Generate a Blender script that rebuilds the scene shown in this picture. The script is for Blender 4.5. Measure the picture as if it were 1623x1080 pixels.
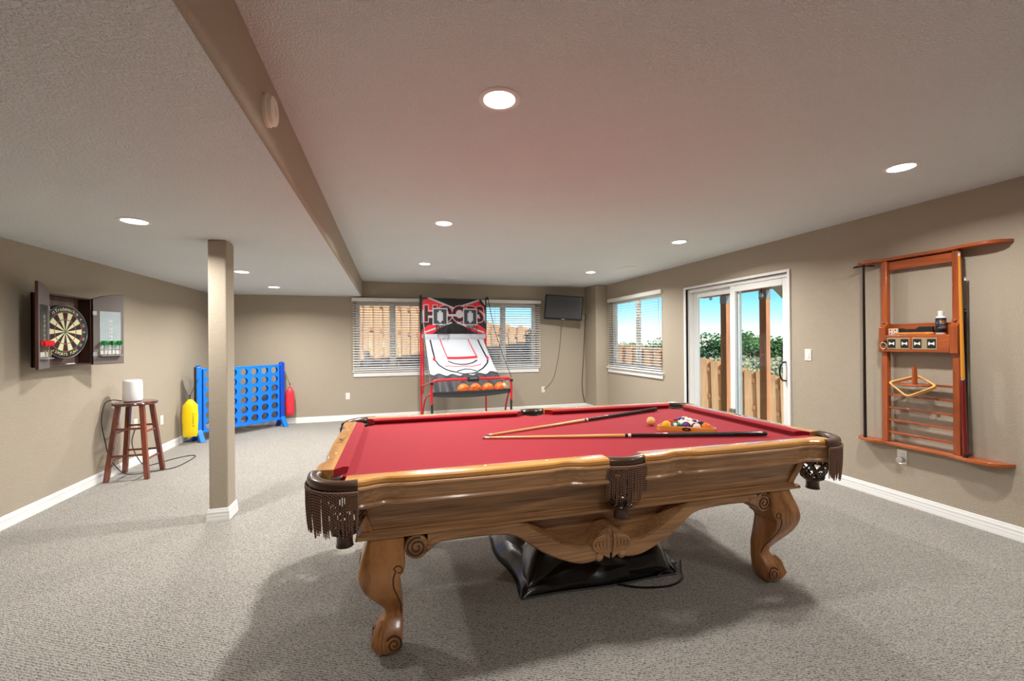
import bpy, bmesh, math, random
from math import sin, cos, pi, radians, sqrt, atan2
from mathutils import Vector, Matrix

random.seed(7)
for _o in list(bpy.data.objects):
    bpy.data.objects.remove(_o)
scene = bpy.context.scene
COL = scene.collection

# ------------------------------------------------------------------ camera
F_PX, YAW, PITCH, ROLL, CAM_H = 681.7, 0.2764, 0.0011, -0.0074, 1.35
_r = Vector((cos(YAW), -sin(YAW), 0)); _f = Vector((sin(YAW), cos(YAW), 0)); _u = Vector((0, 0, 1))
_f, _u = _f * cos(PITCH) + _u * sin(PITCH), _u * cos(PITCH) - _f * sin(PITCH)
_r, _u = _r * cos(ROLL) + _u * sin(ROLL), _u * cos(ROLL) - _r * sin(ROLL)
cam_d = bpy.data.cameras.new('camera')
cam_d.sensor_width = 36.0
cam_d.sensor_fit = 'HORIZONTAL'
cam_d.lens = 36.0 * F_PX / 1623.0
cam_d.clip_start = 0.05
cam_d.clip_end = 1000
cam = bpy.data.objects.new('camera', cam_d)
cam.matrix_world = Matrix(((_r.x, _u.x, -_f.x, 0), (_r.y, _u.y, -_f.y, 0), (_r.z, _u.z, -_f.z, CAM_H), (0, 0, 0, 1)))
COL.objects.link(cam)
scene.camera = cam

# ------------------------------------------------------------------ sky, sun, exposure
SUN_DIR = Vector((-0.45, 0.85, -0.60)).normalized()
world = bpy.data.worlds.new('world')
scene.world = world
world.use_nodes = True
_n = world.node_tree.nodes; _l = world.node_tree.links
_n.clear()
_sky = _n.new('ShaderNodeTexSky')
_sky.sky_type = 'NISHITA'
_sky.sun_disc = False
_sky.sun_elevation = radians(38)
_sky.sun_rotation = atan2(-SUN_DIR.x, -SUN_DIR.y)
_sky.air_density = 1.0
_sky.dust_density = 0.0
_sky.ozone_density = 4.0
_sky.altitude = 2200
_bg = _n.new('ShaderNodeBackground')
_bg.inputs['Strength'].default_value = 0.16
_wo = _n.new('ShaderNodeOutputWorld')
_hs = _n.new('ShaderNodeHueSaturation')
_hs.inputs['Saturation'].default_value = 1.4
_l.new(_sky.outputs[0], _hs.inputs['Color'])
_l.new(_hs.outputs[0], _bg.inputs['Color'])
_l.new(_bg.outputs[0], _wo.inputs['Surface'])

sun_d = bpy.data.lights.new('sun', 'SUN')
sun_d.energy = 6.0
sun_d.angle = radians(1.2)
sun_d.color = (1.0, 0.93, 0.82)
sun = bpy.data.objects.new('sun', sun_d)
sun.rotation_euler = SUN_DIR.to_track_quat('-Z', 'Y').to_euler()
sun.location = (9, -6, 6)
COL.objects.link(sun)

LAMP_W = 23.0          # power of one recessed ceiling lamp
scene.view_settings.view_transform = 'Standard'
scene.view_settings.look = 'None'
scene.view_settings.exposure = 0.58
scene.view_settings.gamma = 1.0
scene.view_settings.use_curve_mapping = False

# ------------------------------------------------------------------ helpers
def srgb(r, g, b):
    def k(c):
        c /= 255.0
        return c / 12.92 if c <= 0.04045 else ((c + 0.055) / 1.055) ** 2.4
    return (k(r), k(g), k(b), 1.0)

MATS = {}

def new_mat(name):
    m = bpy.data.materials.new(name)
    m.use_nodes = True
    nt = m.node_tree
    bs = nt.nodes['Principled BSDF']
    return m, nt, bs

def plain(name, col, rough=0.5, metal=0.0, var=0.0, vscale=20.0, bump=0.0, bscale=80.0, bdist=0.002, spec=0.5, sheen=0.0, coat=0.0, emit=None, estr=0.0, trans=0.0, detail=3.0):
    if name in MATS:
        return MATS[name]
    m, nt, bs = new_mat(name)
    bs.inputs['Base Color'].default_value = col
    bs.inputs['Roughness'].default_value = rough
    bs.inputs['Metallic'].default_value = metal
    bs.inputs['Specular IOR Level'].default_value = spec
    if sheen: bs.inputs['Sheen Weight'].default_value = sheen
    if coat:
        bs.inputs['Coat Weight'].default_value = coat
        bs.inputs['Coat Roughness'].default_value = 0.12
    if emit:
        bs.inputs['Emission Color'].default_value = emit
        bs.inputs['Emission Strength'].default_value = estr
    if trans: bs.inputs['Transmission Weight'].default_value = trans
    tc = nt.nodes.new('ShaderNodeTexCoord')
    if var:
        nz = nt.nodes.new('ShaderNodeTexNoise'); nz.inputs['Scale'].default_value = vscale; nz.inputs['Detail'].default_value = 4
        nt.links.new(tc.outputs['Object'], nz.inputs['Vector'])
        hs = nt.nodes.new('ShaderNodeMix'); hs.data_type = 'RGBA'
        hs.inputs['A'].default_value = tuple(max(0, c * (1 - var)) for c in col[:3]) + (1,)
        hs.inputs['B'].default_value = tuple(min(1, c * (1 + var)) for c in col[:3]) + (1,)
        nt.links.new(nz.outputs['Fac'], hs.inputs['Factor'])
        nt.links.new(hs.outputs['Result'], bs.inputs['Base Color'])
    if bump:
        nb = nt.nodes.new('ShaderNodeTexNoise'); nb.inputs['Scale'].default_value = bscale; nb.inputs['Detail'].default_value = detail
        nt.links.new(tc.outputs['Object'], nb.inputs['Vector'])
        bp = nt.nodes.new('ShaderNodeBump'); bp.inputs['Strength'].default_value = bump; bp.inputs['Distance'].default_value = bdist
        nt.links.new(nb.outputs['Fac'], bp.inputs['Height'])
        nt.links.new(bp.outputs['Normal'], bs.inputs['Normal'])
    MATS[name] = m
    return m

def wood(name, dark, light, axis='X', rough=0.35, scale=9.0, stretch=9.0, coat=0.25, fine=0.5, bump=0.08):
    if name in MATS:
        return MATS[name]
    m, nt, bs = new_mat(name)
    N = nt.nodes.new
    tc = N('ShaderNodeTexCoord'); mp = N('ShaderNodeMapping')
    s = [scale] * 3
    s['XYZ'.index(axis)] = scale / stretch
    mp.inputs['Scale'].default_value = s
    nt.links.new(tc.outputs['Object'], mp.inputs['Vector'])
    n1 = N('ShaderNodeTexNoise'); n1.inputs['Scale'].default_value = 1.0; n1.inputs['Detail'].default_value = 5; n1.inputs['Distortion'].default_value = 1.2
    nt.links.new(mp.outputs['Vector'], n1.inputs['Vector'])
    mp2 = N('ShaderNodeMapping'); s2 = [scale * 14] * 3; s2['XYZ'.index(axis)] = scale * 14 / 30.0
    mp2.inputs['Scale'].default_value = s2
    nt.links.new(tc.outputs['Object'], mp2.inputs['Vector'])
    n2 = N('ShaderNodeTexNoise'); n2.inputs['Scale'].default_value = 1.0; n2.inputs['Detail'].default_value = 3
    nt.links.new(mp2.outputs['Vector'], n2.inputs['Vector'])
    mx = N('ShaderNodeMix'); mx.data_type = 'FLOAT'; mx.inputs['Factor'].default_value = fine * 0.6
    nt.links.new(n1.outputs['Fac'], mx.inputs['A']); nt.links.new(n2.outputs['Fac'], mx.inputs['B'])
    rp = N('ShaderNodeValToRGB')
    rp.color_ramp.elements[0].position = 0.34; rp.color_ramp.elements[0].color = dark
    rp.color_ramp.elements[1].position = 0.62; rp.color_ramp.elements[1].color = light
    nt.links.new(mx.outputs['Result'], rp.inputs['Fac'])
    nt.links.new(rp.outputs['Color'], bs.inputs['Base Color'])
    bs.inputs['Roughness'].default_value = rough
    bs.inputs['Coat Weight'].default_value = coat
    bs.inputs['Coat Roughness'].default_value = 0.15
    bp = N('ShaderNodeBump'); bp.inputs['Strength'].default_value = bump; bp.inputs['Distance'].default_value = 0.002
    nt.links.new(mx.outputs['Result'], bp.inputs['Height']); nt.links.new(bp.outputs['Normal'], bs.inputs['Normal'])
    MATS[name] = m
    return m

def glass(name='window_glass', tint=(0.97, 0.99, 0.99, 1)):
    if name in MATS: return MATS[name]
    m = bpy.data.materials.new(name); m.use_nodes = True
    nt = m.node_tree; nt.nodes.clear()
    N = nt.nodes.new
    o = N('ShaderNodeOutputMaterial'); t = N('ShaderNodeBsdfTransparent'); g = N('ShaderNodeBsdfGlossy'); fr = N('ShaderNodeLayerWeight'); mx = N('ShaderNodeMixShader')
    t.inputs['Color'].default_value = tint
    g.inputs['Roughness'].default_value = 0.02
    pw = N('ShaderNodeMath'); pw.operation = 'POWER'; pw.inputs[1].default_value = 5.0
    ma = N('ShaderNodeMath'); ma.operation = 'MULTIPLY_ADD'; ma.inputs[1].default_value = 0.45; ma.inputs[2].default_value = 0.02
    nt.links.new(fr.outputs['Facing'], pw.inputs[0]); nt.links.new(pw.outputs[0], ma.inputs[0])
    nt.links.new(ma.outputs[0], mx.inputs[0]); nt.links.new(t.outputs[0], mx.inputs[1]); nt.links.new(g.outputs[0], mx.inputs[2])
    nt.links.new(mx.outputs[0], o.inputs['Surface'])
    MATS[name] = m
    return m

class MB:
    """collects geometry for one mesh object"""
    def __init__(s):
        s.v = []; s.f = []; s.m = []; s.cur = 0
    def add(s, vs, fs):
        b = len(s.v)
        s.v += [tuple(p) for p in vs]
        for f in fs:
            s.f.append([b + i for i in f]); s.m.append(s.cur)
        return s
    def box(s, x0, x1, y0, y1, z0, z1, M=None):
        vs = [Vector((x, y, z)) for z in (z0, z1) for y in (y0, y1) for x in (x0, x1)]
        if M is not None: vs = [M @ p for p in vs]
        return s.add(vs, [(0, 2, 3, 1), (4, 5, 7, 6), (0, 1, 5, 4), (2, 6, 7, 3), (0, 4, 6, 2), (1, 3, 7, 5)])
    def prism(s, poly, axis, a0, a1, M=None):
        """polygon in the plane normal to axis: X->(y,z) Y->(x,z) Z->(x,y)"""
        def P(p, a):
            q = {'X': (a, p[0], p[1]), 'Y': (p[0], a, p[1]), 'Z': (p[0], p[1], a)}[axis]
            q = Vector(q)
            return M @ q if M is not None else q
        n = len(poly)
        vs = [P(p, a0) for p in poly] + [P(p, a1) for p in poly]
        fs = [tuple(range(n))[::-1], tuple(range(n, 2 * n))] + [(i, (i + 1) % n, n + (i + 1) % n, n + i) for i in range(n)]
        return s.add(vs, fs)
    def loft(s, rings, closed_ring=True, caps=True, closed_path=False):
        n = len(rings[0]); vs = [p for r in rings for p in r]; fs = []
        m = len(rings)
        for j in range(m if closed_path else m - 1):
            j2 = (j + 1) % m
            for i in range(n if closed_ring else n - 1):
                i2 = (i + 1) % n
                fs.append((j * n + i, j * n + i2, j2 * n + i2, j2 * n + i))
        if caps and closed_ring and not closed_path:
            fs.append(tuple(range(n))[::-1]); fs.append(tuple((m - 1) * n + i for i in range(n)))
        return s.add(vs, fs)
    def tube(s, path, r, n=8, closed=False, caps=True):
        path = [Vector(p) for p in path]; m = len(path)
        rr = r if isinstance(r, (list, tuple)) else [r] * m
        rings = []; up = None
        for i, p in enumerate(path):
            if closed: t = path[(i + 1) % m] - path[i - 1]
            else: t = path[min(i + 1, m - 1)] - path[max(i - 1, 0)]
            if t.length < 1e-9: t = Vector((0, 0, 1))
            t.normalize()
            if up is None:
                up = Vector((0, 0, 1)) if abs(t.z) < 0.9 else Vector((1, 0, 0))
            a = up - t * up.dot(t)
            if a.length < 1e-6: a = t.orthogonal()
            a.normalize(); b = t.cross(a); up = a
            rings.append([p + (a * cos(2 * pi * k / n) + b * sin(2 * pi * k / n)) * rr[i] for k in range(n)])
        return s.loft(rings, True, caps, closed)
    def lathe(s, prof, n=24, c=(0, 0, 0), M=None, caps=True):
        """prof: (radius, height) about Z"""
        rings = []
        for r, z in prof:
            ring = [Vector((c[0] + r * cos(2 * pi * k / n), c[1] + r * sin(2 * pi * k / n), c[2] + z)) for k in range(n)]
            if M is not None: ring = [M @ p for p in ring]
            rings.append(ring)
        return s.loft(rings, True, caps)
    def sphere(s, c, r, nu=20, nv=12, sc=(1, 1, 1), M=None):
        prof = [(max(1e-5, r * sin(pi * j / nv)), -r * cos(pi * j / nv)) for j in range(nv + 1)]
        rings = []
        for rad, z in prof:
            ring = [Vector((rad * cos(2 * pi * k / nu) * sc[0], rad * sin(2 * pi * k / nu) * sc[1], z * sc[2])) for k in range(nu)]
            if M is not None: ring = [M @ p for p in ring]
            rings.append([p + Vector(c) for p in ring])
        return s.loft(rings, True, True)
    def grid(s, fn, nu, nv):
        vs = [fn(i / nu, j / nv) for j in range(nv + 1) for i in range(nu + 1)]
        w = nu + 1
        return s.add(vs, [(j * w + i, j * w + i + 1, (j + 1) * w + i + 1, (j + 1) * w + i) for j in range(nv) for i in range(nu)])
    def build(s, name, mat, parent=None, smooth=40, bevel=0.0, seg=2, solid=0.0, loc=None, rot=None, recalc=True):
        me = bpy.data.meshes.new(name)
        me.from_pydata(s.v, [], s.f)
        if recalc:
            bm = bmesh.new(); bm.from_mesh(me)
            bmesh.ops.recalc_face_normals(bm, faces=bm.faces)
            bm.to_mesh(me); bm.free()
        ms = mat if isinstance(mat, (list, tuple)) else [mat]
        for q in ms: me.materials.append(q)
        if len(ms) > 1: me.polygons.foreach_set('material_index', s.m)
        if smooth:
            me.polygons.foreach_set('use_smooth', [True] * len(me.polygons))
            me.set_sharp_from_angle(angle=radians(smooth))
        o = bpy.data.objects.new(name, me)
        COL.objects.link(o)
        if parent is not None: o.parent = parent
        if loc is not None: o.location = loc
        if rot is not None: o.rotation_euler = rot
        if solid:
            md = o.modifiers.new('solid', 'SOLIDIFY'); md.thickness = solid; md.offset = 0
        if bevel:
            md = o.modifiers.new('bevel', 'BEVEL'); md.width = bevel; md.segments = seg; md.limit_method = 'ANGLE'; md.angle_limit = radians(35)
        return o

def thing(name, label, cat, loc=(0, 0, 0), rot=(0, 0, 0), group=None, kind=None):
    o = bpy.data.objects.new(name, None)
    o.empty_display_size = 0.1
    COL.objects.link(o)
    o.location = loc; o.rotation_euler = rot
    return tag(o, label, cat, group, kind)

def tag(o, label=None, cat=None, group=None, kind=None):
    if label: o['label'] = label
    if cat: o['category'] = cat
    if group: o['group'] = group
    if kind: o['kind'] = kind
    return o

def struct(o, label=None):
    o['kind'] = 'structure'
    if label: o['label'] = label
    return o

def share(src, name, parent, loc=(0, 0, 0), rot=(0, 0, 0), scale=None):
    o = bpy.data.objects.new(name, src.data)
    COL.objects.link(o); o.parent = parent; o.location = loc; o.rotation_euler = rot
    if scale: o.scale = scale
    for md in src.modifiers:
        if md.type == 'BEVEL':
            k = o.modifiers.new('bevel', 'BEVEL'); k.width = md.width; k.segments = md.segments; k.limit_method = 'ANGLE'; k.angle_limit = md.angle_limit
    return o

def text_mb(body, size, M, depth=0.0, bold=0.0):
    """text as an MB in world of M (text lies in M's xy plane, centred)"""
    cu = bpy.data.curves.new('lettering', 'FONT'); cu.body = body; cu.size = size; cu.align_x = 'CENTER'; cu.align_y = 'CENTER'; cu.extrude = depth; cu.offset = bold
    cu.resolution_u = 3
    o = bpy.data.objects.new('lettering', cu); COL.objects.link(o)
    bpy.context.view_layer.update()
    dg = bpy.context.evaluated_depsgraph_get()
    me = bpy.data.meshes.new_from_object(o.evaluated_get(dg))
    mb = MB(); mb.add([M @ v.co for v in me.vertices], [tuple(p.vertices) for p in me.polygons])
    bpy.data.objects.remove(o); bpy.data.meshes.remove(me); bpy.data.curves.remove(cu)
    return mb

def lerp(a, b, t): return a + (b - a) * t
def smoothstep(a, b, x):
    t = max(0.0, min(1.0, (x - a) / (b - a))); return t * t * (3 - 2 * t)
def interp(tab, x):
    if x <= tab[0][0]: return tab[0][1]
    for (x0, y0), (x1, y1) in zip(tab, tab[1:]):
        if x <= x1: return lerp(y0, y1, (x - x0) / (x1 - x0))
    return tab[-1][1]
def spline(pts, n=8, closed=False):
    """Catmull-Rom through pts"""
    P = [Vector(p) for p in pts]; out = []; m = len(P)
    for i in range(m if closed else m - 1):
        p0 = P[i - 1] if (closed or i > 0) else P[0] * 2 - P[1]
        p1 = P[i]; p2 = P[(i + 1) % m]
        p3 = P[(i + 2) % m] if (closed or i + 2 < m) else P[-1] * 2 - P[-2]
        for k in range(n):
            t = k / n
            out.append(0.5 * ((2 * p1) + (p2 - p0) * t + (2 * p0 - 5 * p1 + 4 * p2 - p3) * t * t + (3 * p1 - p0 - 3 * p2 + p3) * t ** 3))
    if not closed: out.append(P[-1])
    return out

# ------------------------------------------------------------------ surface materials
def wall_paint(name, col, bscale, bstr, bdist, vor=False):
    m, nt, bs = new_mat(name)
    N = nt.nodes.new
    tc = N('ShaderNodeTexCoord')
    bs.inputs['Base Color'].default_value = col
    bs.inputs['Roughness'].default_value = 0.75
    bs.inputs['Specular IOR Level'].default_value = 0.3
    n1 = N('ShaderNodeTexNoise'); n1.inputs['Scale'].default_value = bscale; n1.inputs['Detail'].default_value = 3; n1.inputs['Roughness'].default_value = 0.5
    nt.links.new(tc.outputs['Object'], n1.inputs['Vector'])
    rp = N('ShaderNodeValToRGB'); rp.color_ramp.elements[0].position = 0.42; rp.color_ramp.elements[1].position = 0.6
    nt.links.new(n1.outputs['Fac'], rp.inputs['Fac'])
    bp = N('ShaderNodeBump'); bp.inputs['Strength'].default_value = bstr; bp.inputs['Distance'].default_value = bdist
    nt.links.new(rp.outputs['Color'], bp.inputs['Height'])
    nt.links.new(bp.outputs['Normal'], bs.inputs['Normal'])
    n2 = N('ShaderNodeTexNoise'); n2.inputs['Scale'].default_value = 1.2; n2.inputs['Detail'].default_value = 3
    nt.links.new(tc.outputs['Object'], n2.inputs['Vector'])
    mx = N('ShaderNodeMix'); mx.data_type = 'RGBA'
    mx.inputs['A'].default_value = tuple(c * 0.97 for c in col[:3]) + (1,); mx.inputs['B'].default_value = tuple(min(1, c * 1.03) for c in col[:3]) + (1,)
    nt.links.new(n2.outputs['Fac'], mx.inputs['Factor']); nt.links.new(mx.outputs['Result'], bs.inputs['Base Color'])
    MATS[name] = m
    return m

M_WALL = wall_paint('taupe_wall_paint', srgb(174, 162, 144), 130.0, 0.4, 0.004)
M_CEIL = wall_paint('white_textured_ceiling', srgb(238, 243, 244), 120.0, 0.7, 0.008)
M_WHITE = plain('white_trim_paint', srgb(236, 235, 232), 0.35, bump=0.03, bscale=30)
M_VINYL = plain('white_vinyl', srgb(232, 232, 230), 0.3, bump=0.02, bscale=40)
M_PLATE = plain('ivory_plate_plastic', srgb(232, 228, 218), 0.35, bump=0.01)

def carpet_mat():
    m, nt, bs = new_mat('grey_loop_carpet')
    N = nt.nodes.new; L = nt.links.new
    tc = N('ShaderNodeTexCoord')
    bs.inputs['Roughness'].default_value = 0.95
    bs.inputs['Specular IOR Level'].default_value = 0.1
    bs.inputs['Sheen Weight'].default_value = 0.15
    mp = N('ShaderNodeMapping'); mp.inputs['Rotation'].default_value = (0, 0, radians(28)); mp.inputs['Scale'].default_value = (95, 150, 90)
    L(tc.outputs['Object'], mp.inputs['Vector'])
    wn = N('ShaderNodeTexNoise'); wn.inputs['Scale'].default_value = 1.0; wn.inputs['Detail'].default_value = 3; wn.inputs['Distortion'].default_value = 0.9
    L(mp.outputs['Vector'], wn.inputs['Vector'])
    vo = N('ShaderNodeTexVoronoi'); vo.inputs['Scale'].default_value = 210.0
    L(tc.outputs['Object'], vo.inputs['Vector'])
    mx = N('ShaderNodeMix'); mx.data_type = 'FLOAT'; mx.inputs['Factor'].default_value = 0.35
    L(wn.outputs['Fac'], mx.inputs['A']); L(vo.outputs['Distance'], mx.inputs['B'])
    wr = N('ShaderNodeTexWave'); wr.inputs['Scale'].default_value = 26.0; wr.inputs['Distortion'].default_value = 5.0; wr.inputs['Detail'].default_value = 2.0; wr.inputs['Detail Scale'].default_value = 2.5
    mr = N('ShaderNodeMapping'); mr.inputs['Rotation'].default_value = (0, 0, radians(-62)); L(tc.outputs['Object'], mr.inputs['Vector']); L(mr.outputs['Vector'], wr.inputs['Vector'])
    mx0 = mx
    mx = N('ShaderNodeMix'); mx.data_type = 'FLOAT'; mx.inputs['Factor'].default_value = 0.16
    L(mx0.outputs['Result'], mx.inputs['A']); L(wr.outputs['Fac'], mx.inputs['B'])
    rp = N('ShaderNodeValToRGB')
    rp.color_ramp.elements[0].position = 0.34; rp.color_ramp.elements[0].color = srgb(76, 72, 66)
    rp.color_ramp.elements[1].position = 0.54; rp.color_ramp.elements[1].color = srgb(178, 173, 164)
    L(mx.outputs['Result'], rp.inputs['Fac'])
    nb = N('ShaderNodeTexNoise'); nb.inputs['Scale'].default_value = 1.6; nb.inputs['Detail'].default_value = 4
    L(tc.outputs['Object'], nb.inputs['Vector'])
    m2 = N('ShaderNodeMix'); m2.data_type = 'RGBA'; m2.blend_type = 'MULTIPLY'; m2.inputs['Factor'].default_value = 0.22
    L(rp.outputs['Color'], m2.inputs['A']); L(nb.outputs['Color'], m2.inputs['B'])
    bw = N('ShaderNodeRGBToBW'); L(nb.outputs['Color'], bw.inputs['Color'])
    L(bw.outputs['Val'], m2.inputs['B'])
    L(m2.outputs['Result'], bs.inputs['Base Color'])
    bp = N('ShaderNodeBump'); bp.inputs['Strength'].default_value = 0.8; bp.inputs['Distance'].default_value = 0.012
    L(mx.outputs['Result'], bp.inputs['Height']); L(bp.outputs['Normal'], bs.inputs['Normal'])
    return m
M_CARPET = carpet_mat()

# ------------------------------------------------------------------ room shell
H, H2, XR, XL, YB, XM, YN = 2.408, 2.138, 4.0, -2.733, 7.902, -0.454, -2.6
WT = 0.16
struct(MB().box(XL - WT, XR + WT, YN - WT, YB + WT, -0.12, 0).build('floor', M_CARPET, smooth=0))
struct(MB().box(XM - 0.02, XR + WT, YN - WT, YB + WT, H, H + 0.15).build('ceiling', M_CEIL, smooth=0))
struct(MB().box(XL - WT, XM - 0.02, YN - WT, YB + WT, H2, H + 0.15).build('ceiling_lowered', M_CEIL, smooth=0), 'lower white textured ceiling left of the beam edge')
# drop face between the two ceilings: taupe plaster with a rounded lower corner
_pf = [(XM - 0.021, H2 + 0.001)] + [(XM - 0.02 + 0.02 * sin(radians(a)), H2 + 0.018 - 0.02 * cos(radians(a))) for a in range(0, 91, 15)] + [(XM, H + 0.001), (XM - 0.021, H + 0.001)]
struct(MB().prism(_pf, 'Y', YN, YB).build('wall_ceiling_drop', M_WALL, smooth=30), 'taupe drop face along the lowered ceiling')
struct(MB().box(XL - WT, XL, YN - WT, YB + WT, 0, H2).build('wall_left', M_WALL, smooth=0))
struct(MB().box(XL - WT, XR + WT, YN - WT, YN, 0, H).build('wall_front', M_WALL, smooth=0))

# back wall with two window openings
W1 = (-0.575, 0.67, 0.845, 2.06); W2 = (1.44, 2.74, 0.845, 2.06)
mb = MB()
mb.box(XL, W1[0], YB, YB + WT, 0, H); mb.box(W1[1], W2[0], YB, YB + WT, 0, H); mb.box(W2[1], XR, YB, YB + WT, 0, H)
for w in (W1, W2):
    mb.box(w[0], w[1], YB, YB + WT, 0, w[2]); mb.box(w[0], w[1], YB, YB + WT, w[3], H)
struct(mb.build('wall_back', M_WALL, smooth=0))
# right wall with a window and a sliding door
W3 = (5.70, 7.33, 0.85, 2.10); D1 = (3.53, 5.14, 0.0, 2.05)
mb = MB()
mb.box(XR, XR + WT, YN, D1[0], 0, H); mb.box(XR, XR + WT, D1[1], W3[0], 0, H); mb.box(XR, XR + WT, W3[1], YB + WT, 0, H)
mb.box(XR, XR + WT, D1[0], D1[1], D1[3], H)
mb.box(XR, XR + WT, W3[0], W3[1], 0, W3[2]); mb.box(XR, XR + WT, W3[0], W3[1], W3[3], H)
struct(mb.build('wall_right', M_WALL, smooth=0))
struct(MB().box(3.765, XR + 0.01, 7.42, YB + 0.01, 0, H).build('wall_corner_bump', M_WALL, bevel=0.015, seg=3), 'taupe boxed-out corner between television and window')
# support post
CX0, CX1, CY0, CY1 = -1.325, -1.198, 3.755, 3.925
struct(MB().box(CX0, CX1, CY0, CY1, 0, H2).build('column', M_WALL, bevel=0.014, seg=4), 'taupe square support post in front of the blue game')

# baseboards: ridged profile (distance from wall, height)
BBP = [(0, 0), (0.014, 0), (0.014, 0.022), (0.0125, 0.026), (0.0125, 0.046), (0.0105, 0.05), (0.0105, 0.07), (0.008, 0.075), (0.006, 0.092), (0, 0.095)]
def baseboard(name, a, b, nrm):
    a = Vector((a[0], a[1], 0)); b = Vector((b[0], b[1], 0)); n = Vector((nrm[0], nrm[1], 0))
    mb = MB(); mb.loft([[p + n * d + Vector((0, 0, z)) for d, z in BBP] for p in (a, b)])
    return struct(mb.build(name, M_WHITE, smooth=25))
baseboard('baseboard_left', (XL, YN), (XL, YB), (1, 0))
baseboard('baseboard_back', (XL, YB), (3.765, YB), (0, -1))
baseboard('baseboard_corner', (3.765, 7.42), (XR, 7.42), (0, -1))
baseboard('baseboard_corner_side', (3.765, YB), (3.765, 7.42), (-1, 0))
baseboard('baseboard_right', (XR, 7.42), (XR, 5.17), (-1, 0))
baseboard('baseboard_right_near', (XR, 3.5), (XR, YN), (-1, 0))
baseboard('baseboard_front', (XL, YN), (XR, YN), (0, 1))
mb = MB()
mb.loft([[Vector((x + sx * d, y + sy * d, z)) for d, z in BBP] for x, y, sx, sy in ((CX0, CY0, -1, -1), (CX1, CY0, 1, -1), (CX1, CY1, 1, 1), (CX0, CY1, -1, 1))], caps=False, closed_path=True)
struct(mb.build('baseboard_column', M_WHITE, smooth=25))

# ------------------------------------------------------------------ windows, door, blinds
M_GLASS = glass()
def window(n, axis, w, wall, out, label):
    """axis 'X': window in a wall along X at y=wall ; 'Y': in a wall along Y at x=wall. out=+1 outside direction"""
    def P(a, d, z): return (a, wall + out * d, z) if axis == 'X' else (wall + out * d, a, z)
    def bx(mb, a0, a1, d0, d1, z0, z1):
        p, q = P(a0, d0, z0), P(a1, d1, z1)
        mb.box(min(p[0], q[0]), max(p[0], q[0]), min(p[1], q[1]), max(p[1], q[1]), z0, z1)
    a0, a1, z0, z1 = w
    root = struct(thing('window_%d' % n, label, None)); root['kind'] = 'structure'
    fw = 0.045; am = (a0 + a1) / 2
    mb = MB()
    bx(mb, a0, a1, .07, .15, z0, z0 + fw); bx(mb, a0, a1, .07, .15, z1 - fw, z1)
    bx(mb, a0, a0 + fw, .07, .15, z0 + fw, z1 - fw); bx(mb, a1 - fw, a1, .07, .15, z0 + fw, z1 - fw)
    mb.build('window_frame', M_VINYL, root, bevel=0.004)
    mb = MB(); bx(mb, am - 0.03, am + 0.03, .075, .145, z0 + fw, z1 - fw); mb.build('mullion', M_VINYL, root, bevel=0.004)
    for b0, b1 in ((a0 + fw, am - .03), (am + .03, a1 - fw)):
        mb = MB(); bx(mb, b0, b1, .108, .113, z0 + fw, z1 - fw); mb.build('pane', M_GLASS, root, smooth=0)
        mb = MB()
        for c0, c1, e0, e1 in ((b0, b1, z0 + fw, z0 + fw + .025), (b0, b1, z1 - fw - .025, z1 - fw), (b0, b0 + .022, z0 + fw, z1 - fw), (b1 - .022, b1, z0 + fw, z1 - fw)):
            bx(mb, c0, c1, .09, .13, e0, e1)
        mb.build('sash', M_VINYL, root, bevel=0.003)
    mb = MB(); bx(mb, a0 - .05, a1 + .05, -.045, .07, z0 - .022, z0 + .004); mb.build('window_sill', M_WHITE, root, bevel=0.006)
    mb = MB(); bx(mb, a0 - .035, a1 + .035, -.022, .0, z0 - .10, z0 - .022); mb.build('sill_apron', M_WHITE, root, bevel=0.008, seg=3)
    return root
window(1, 'X', W1, YB, 1, 'white framed window left of the basketball game')
window(2, 'X', W2, YB, 1, 'white framed window right of the basketball game')
window(3, 'Y', W3, XR, 1, 'white framed window between corner and sliding door')

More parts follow.
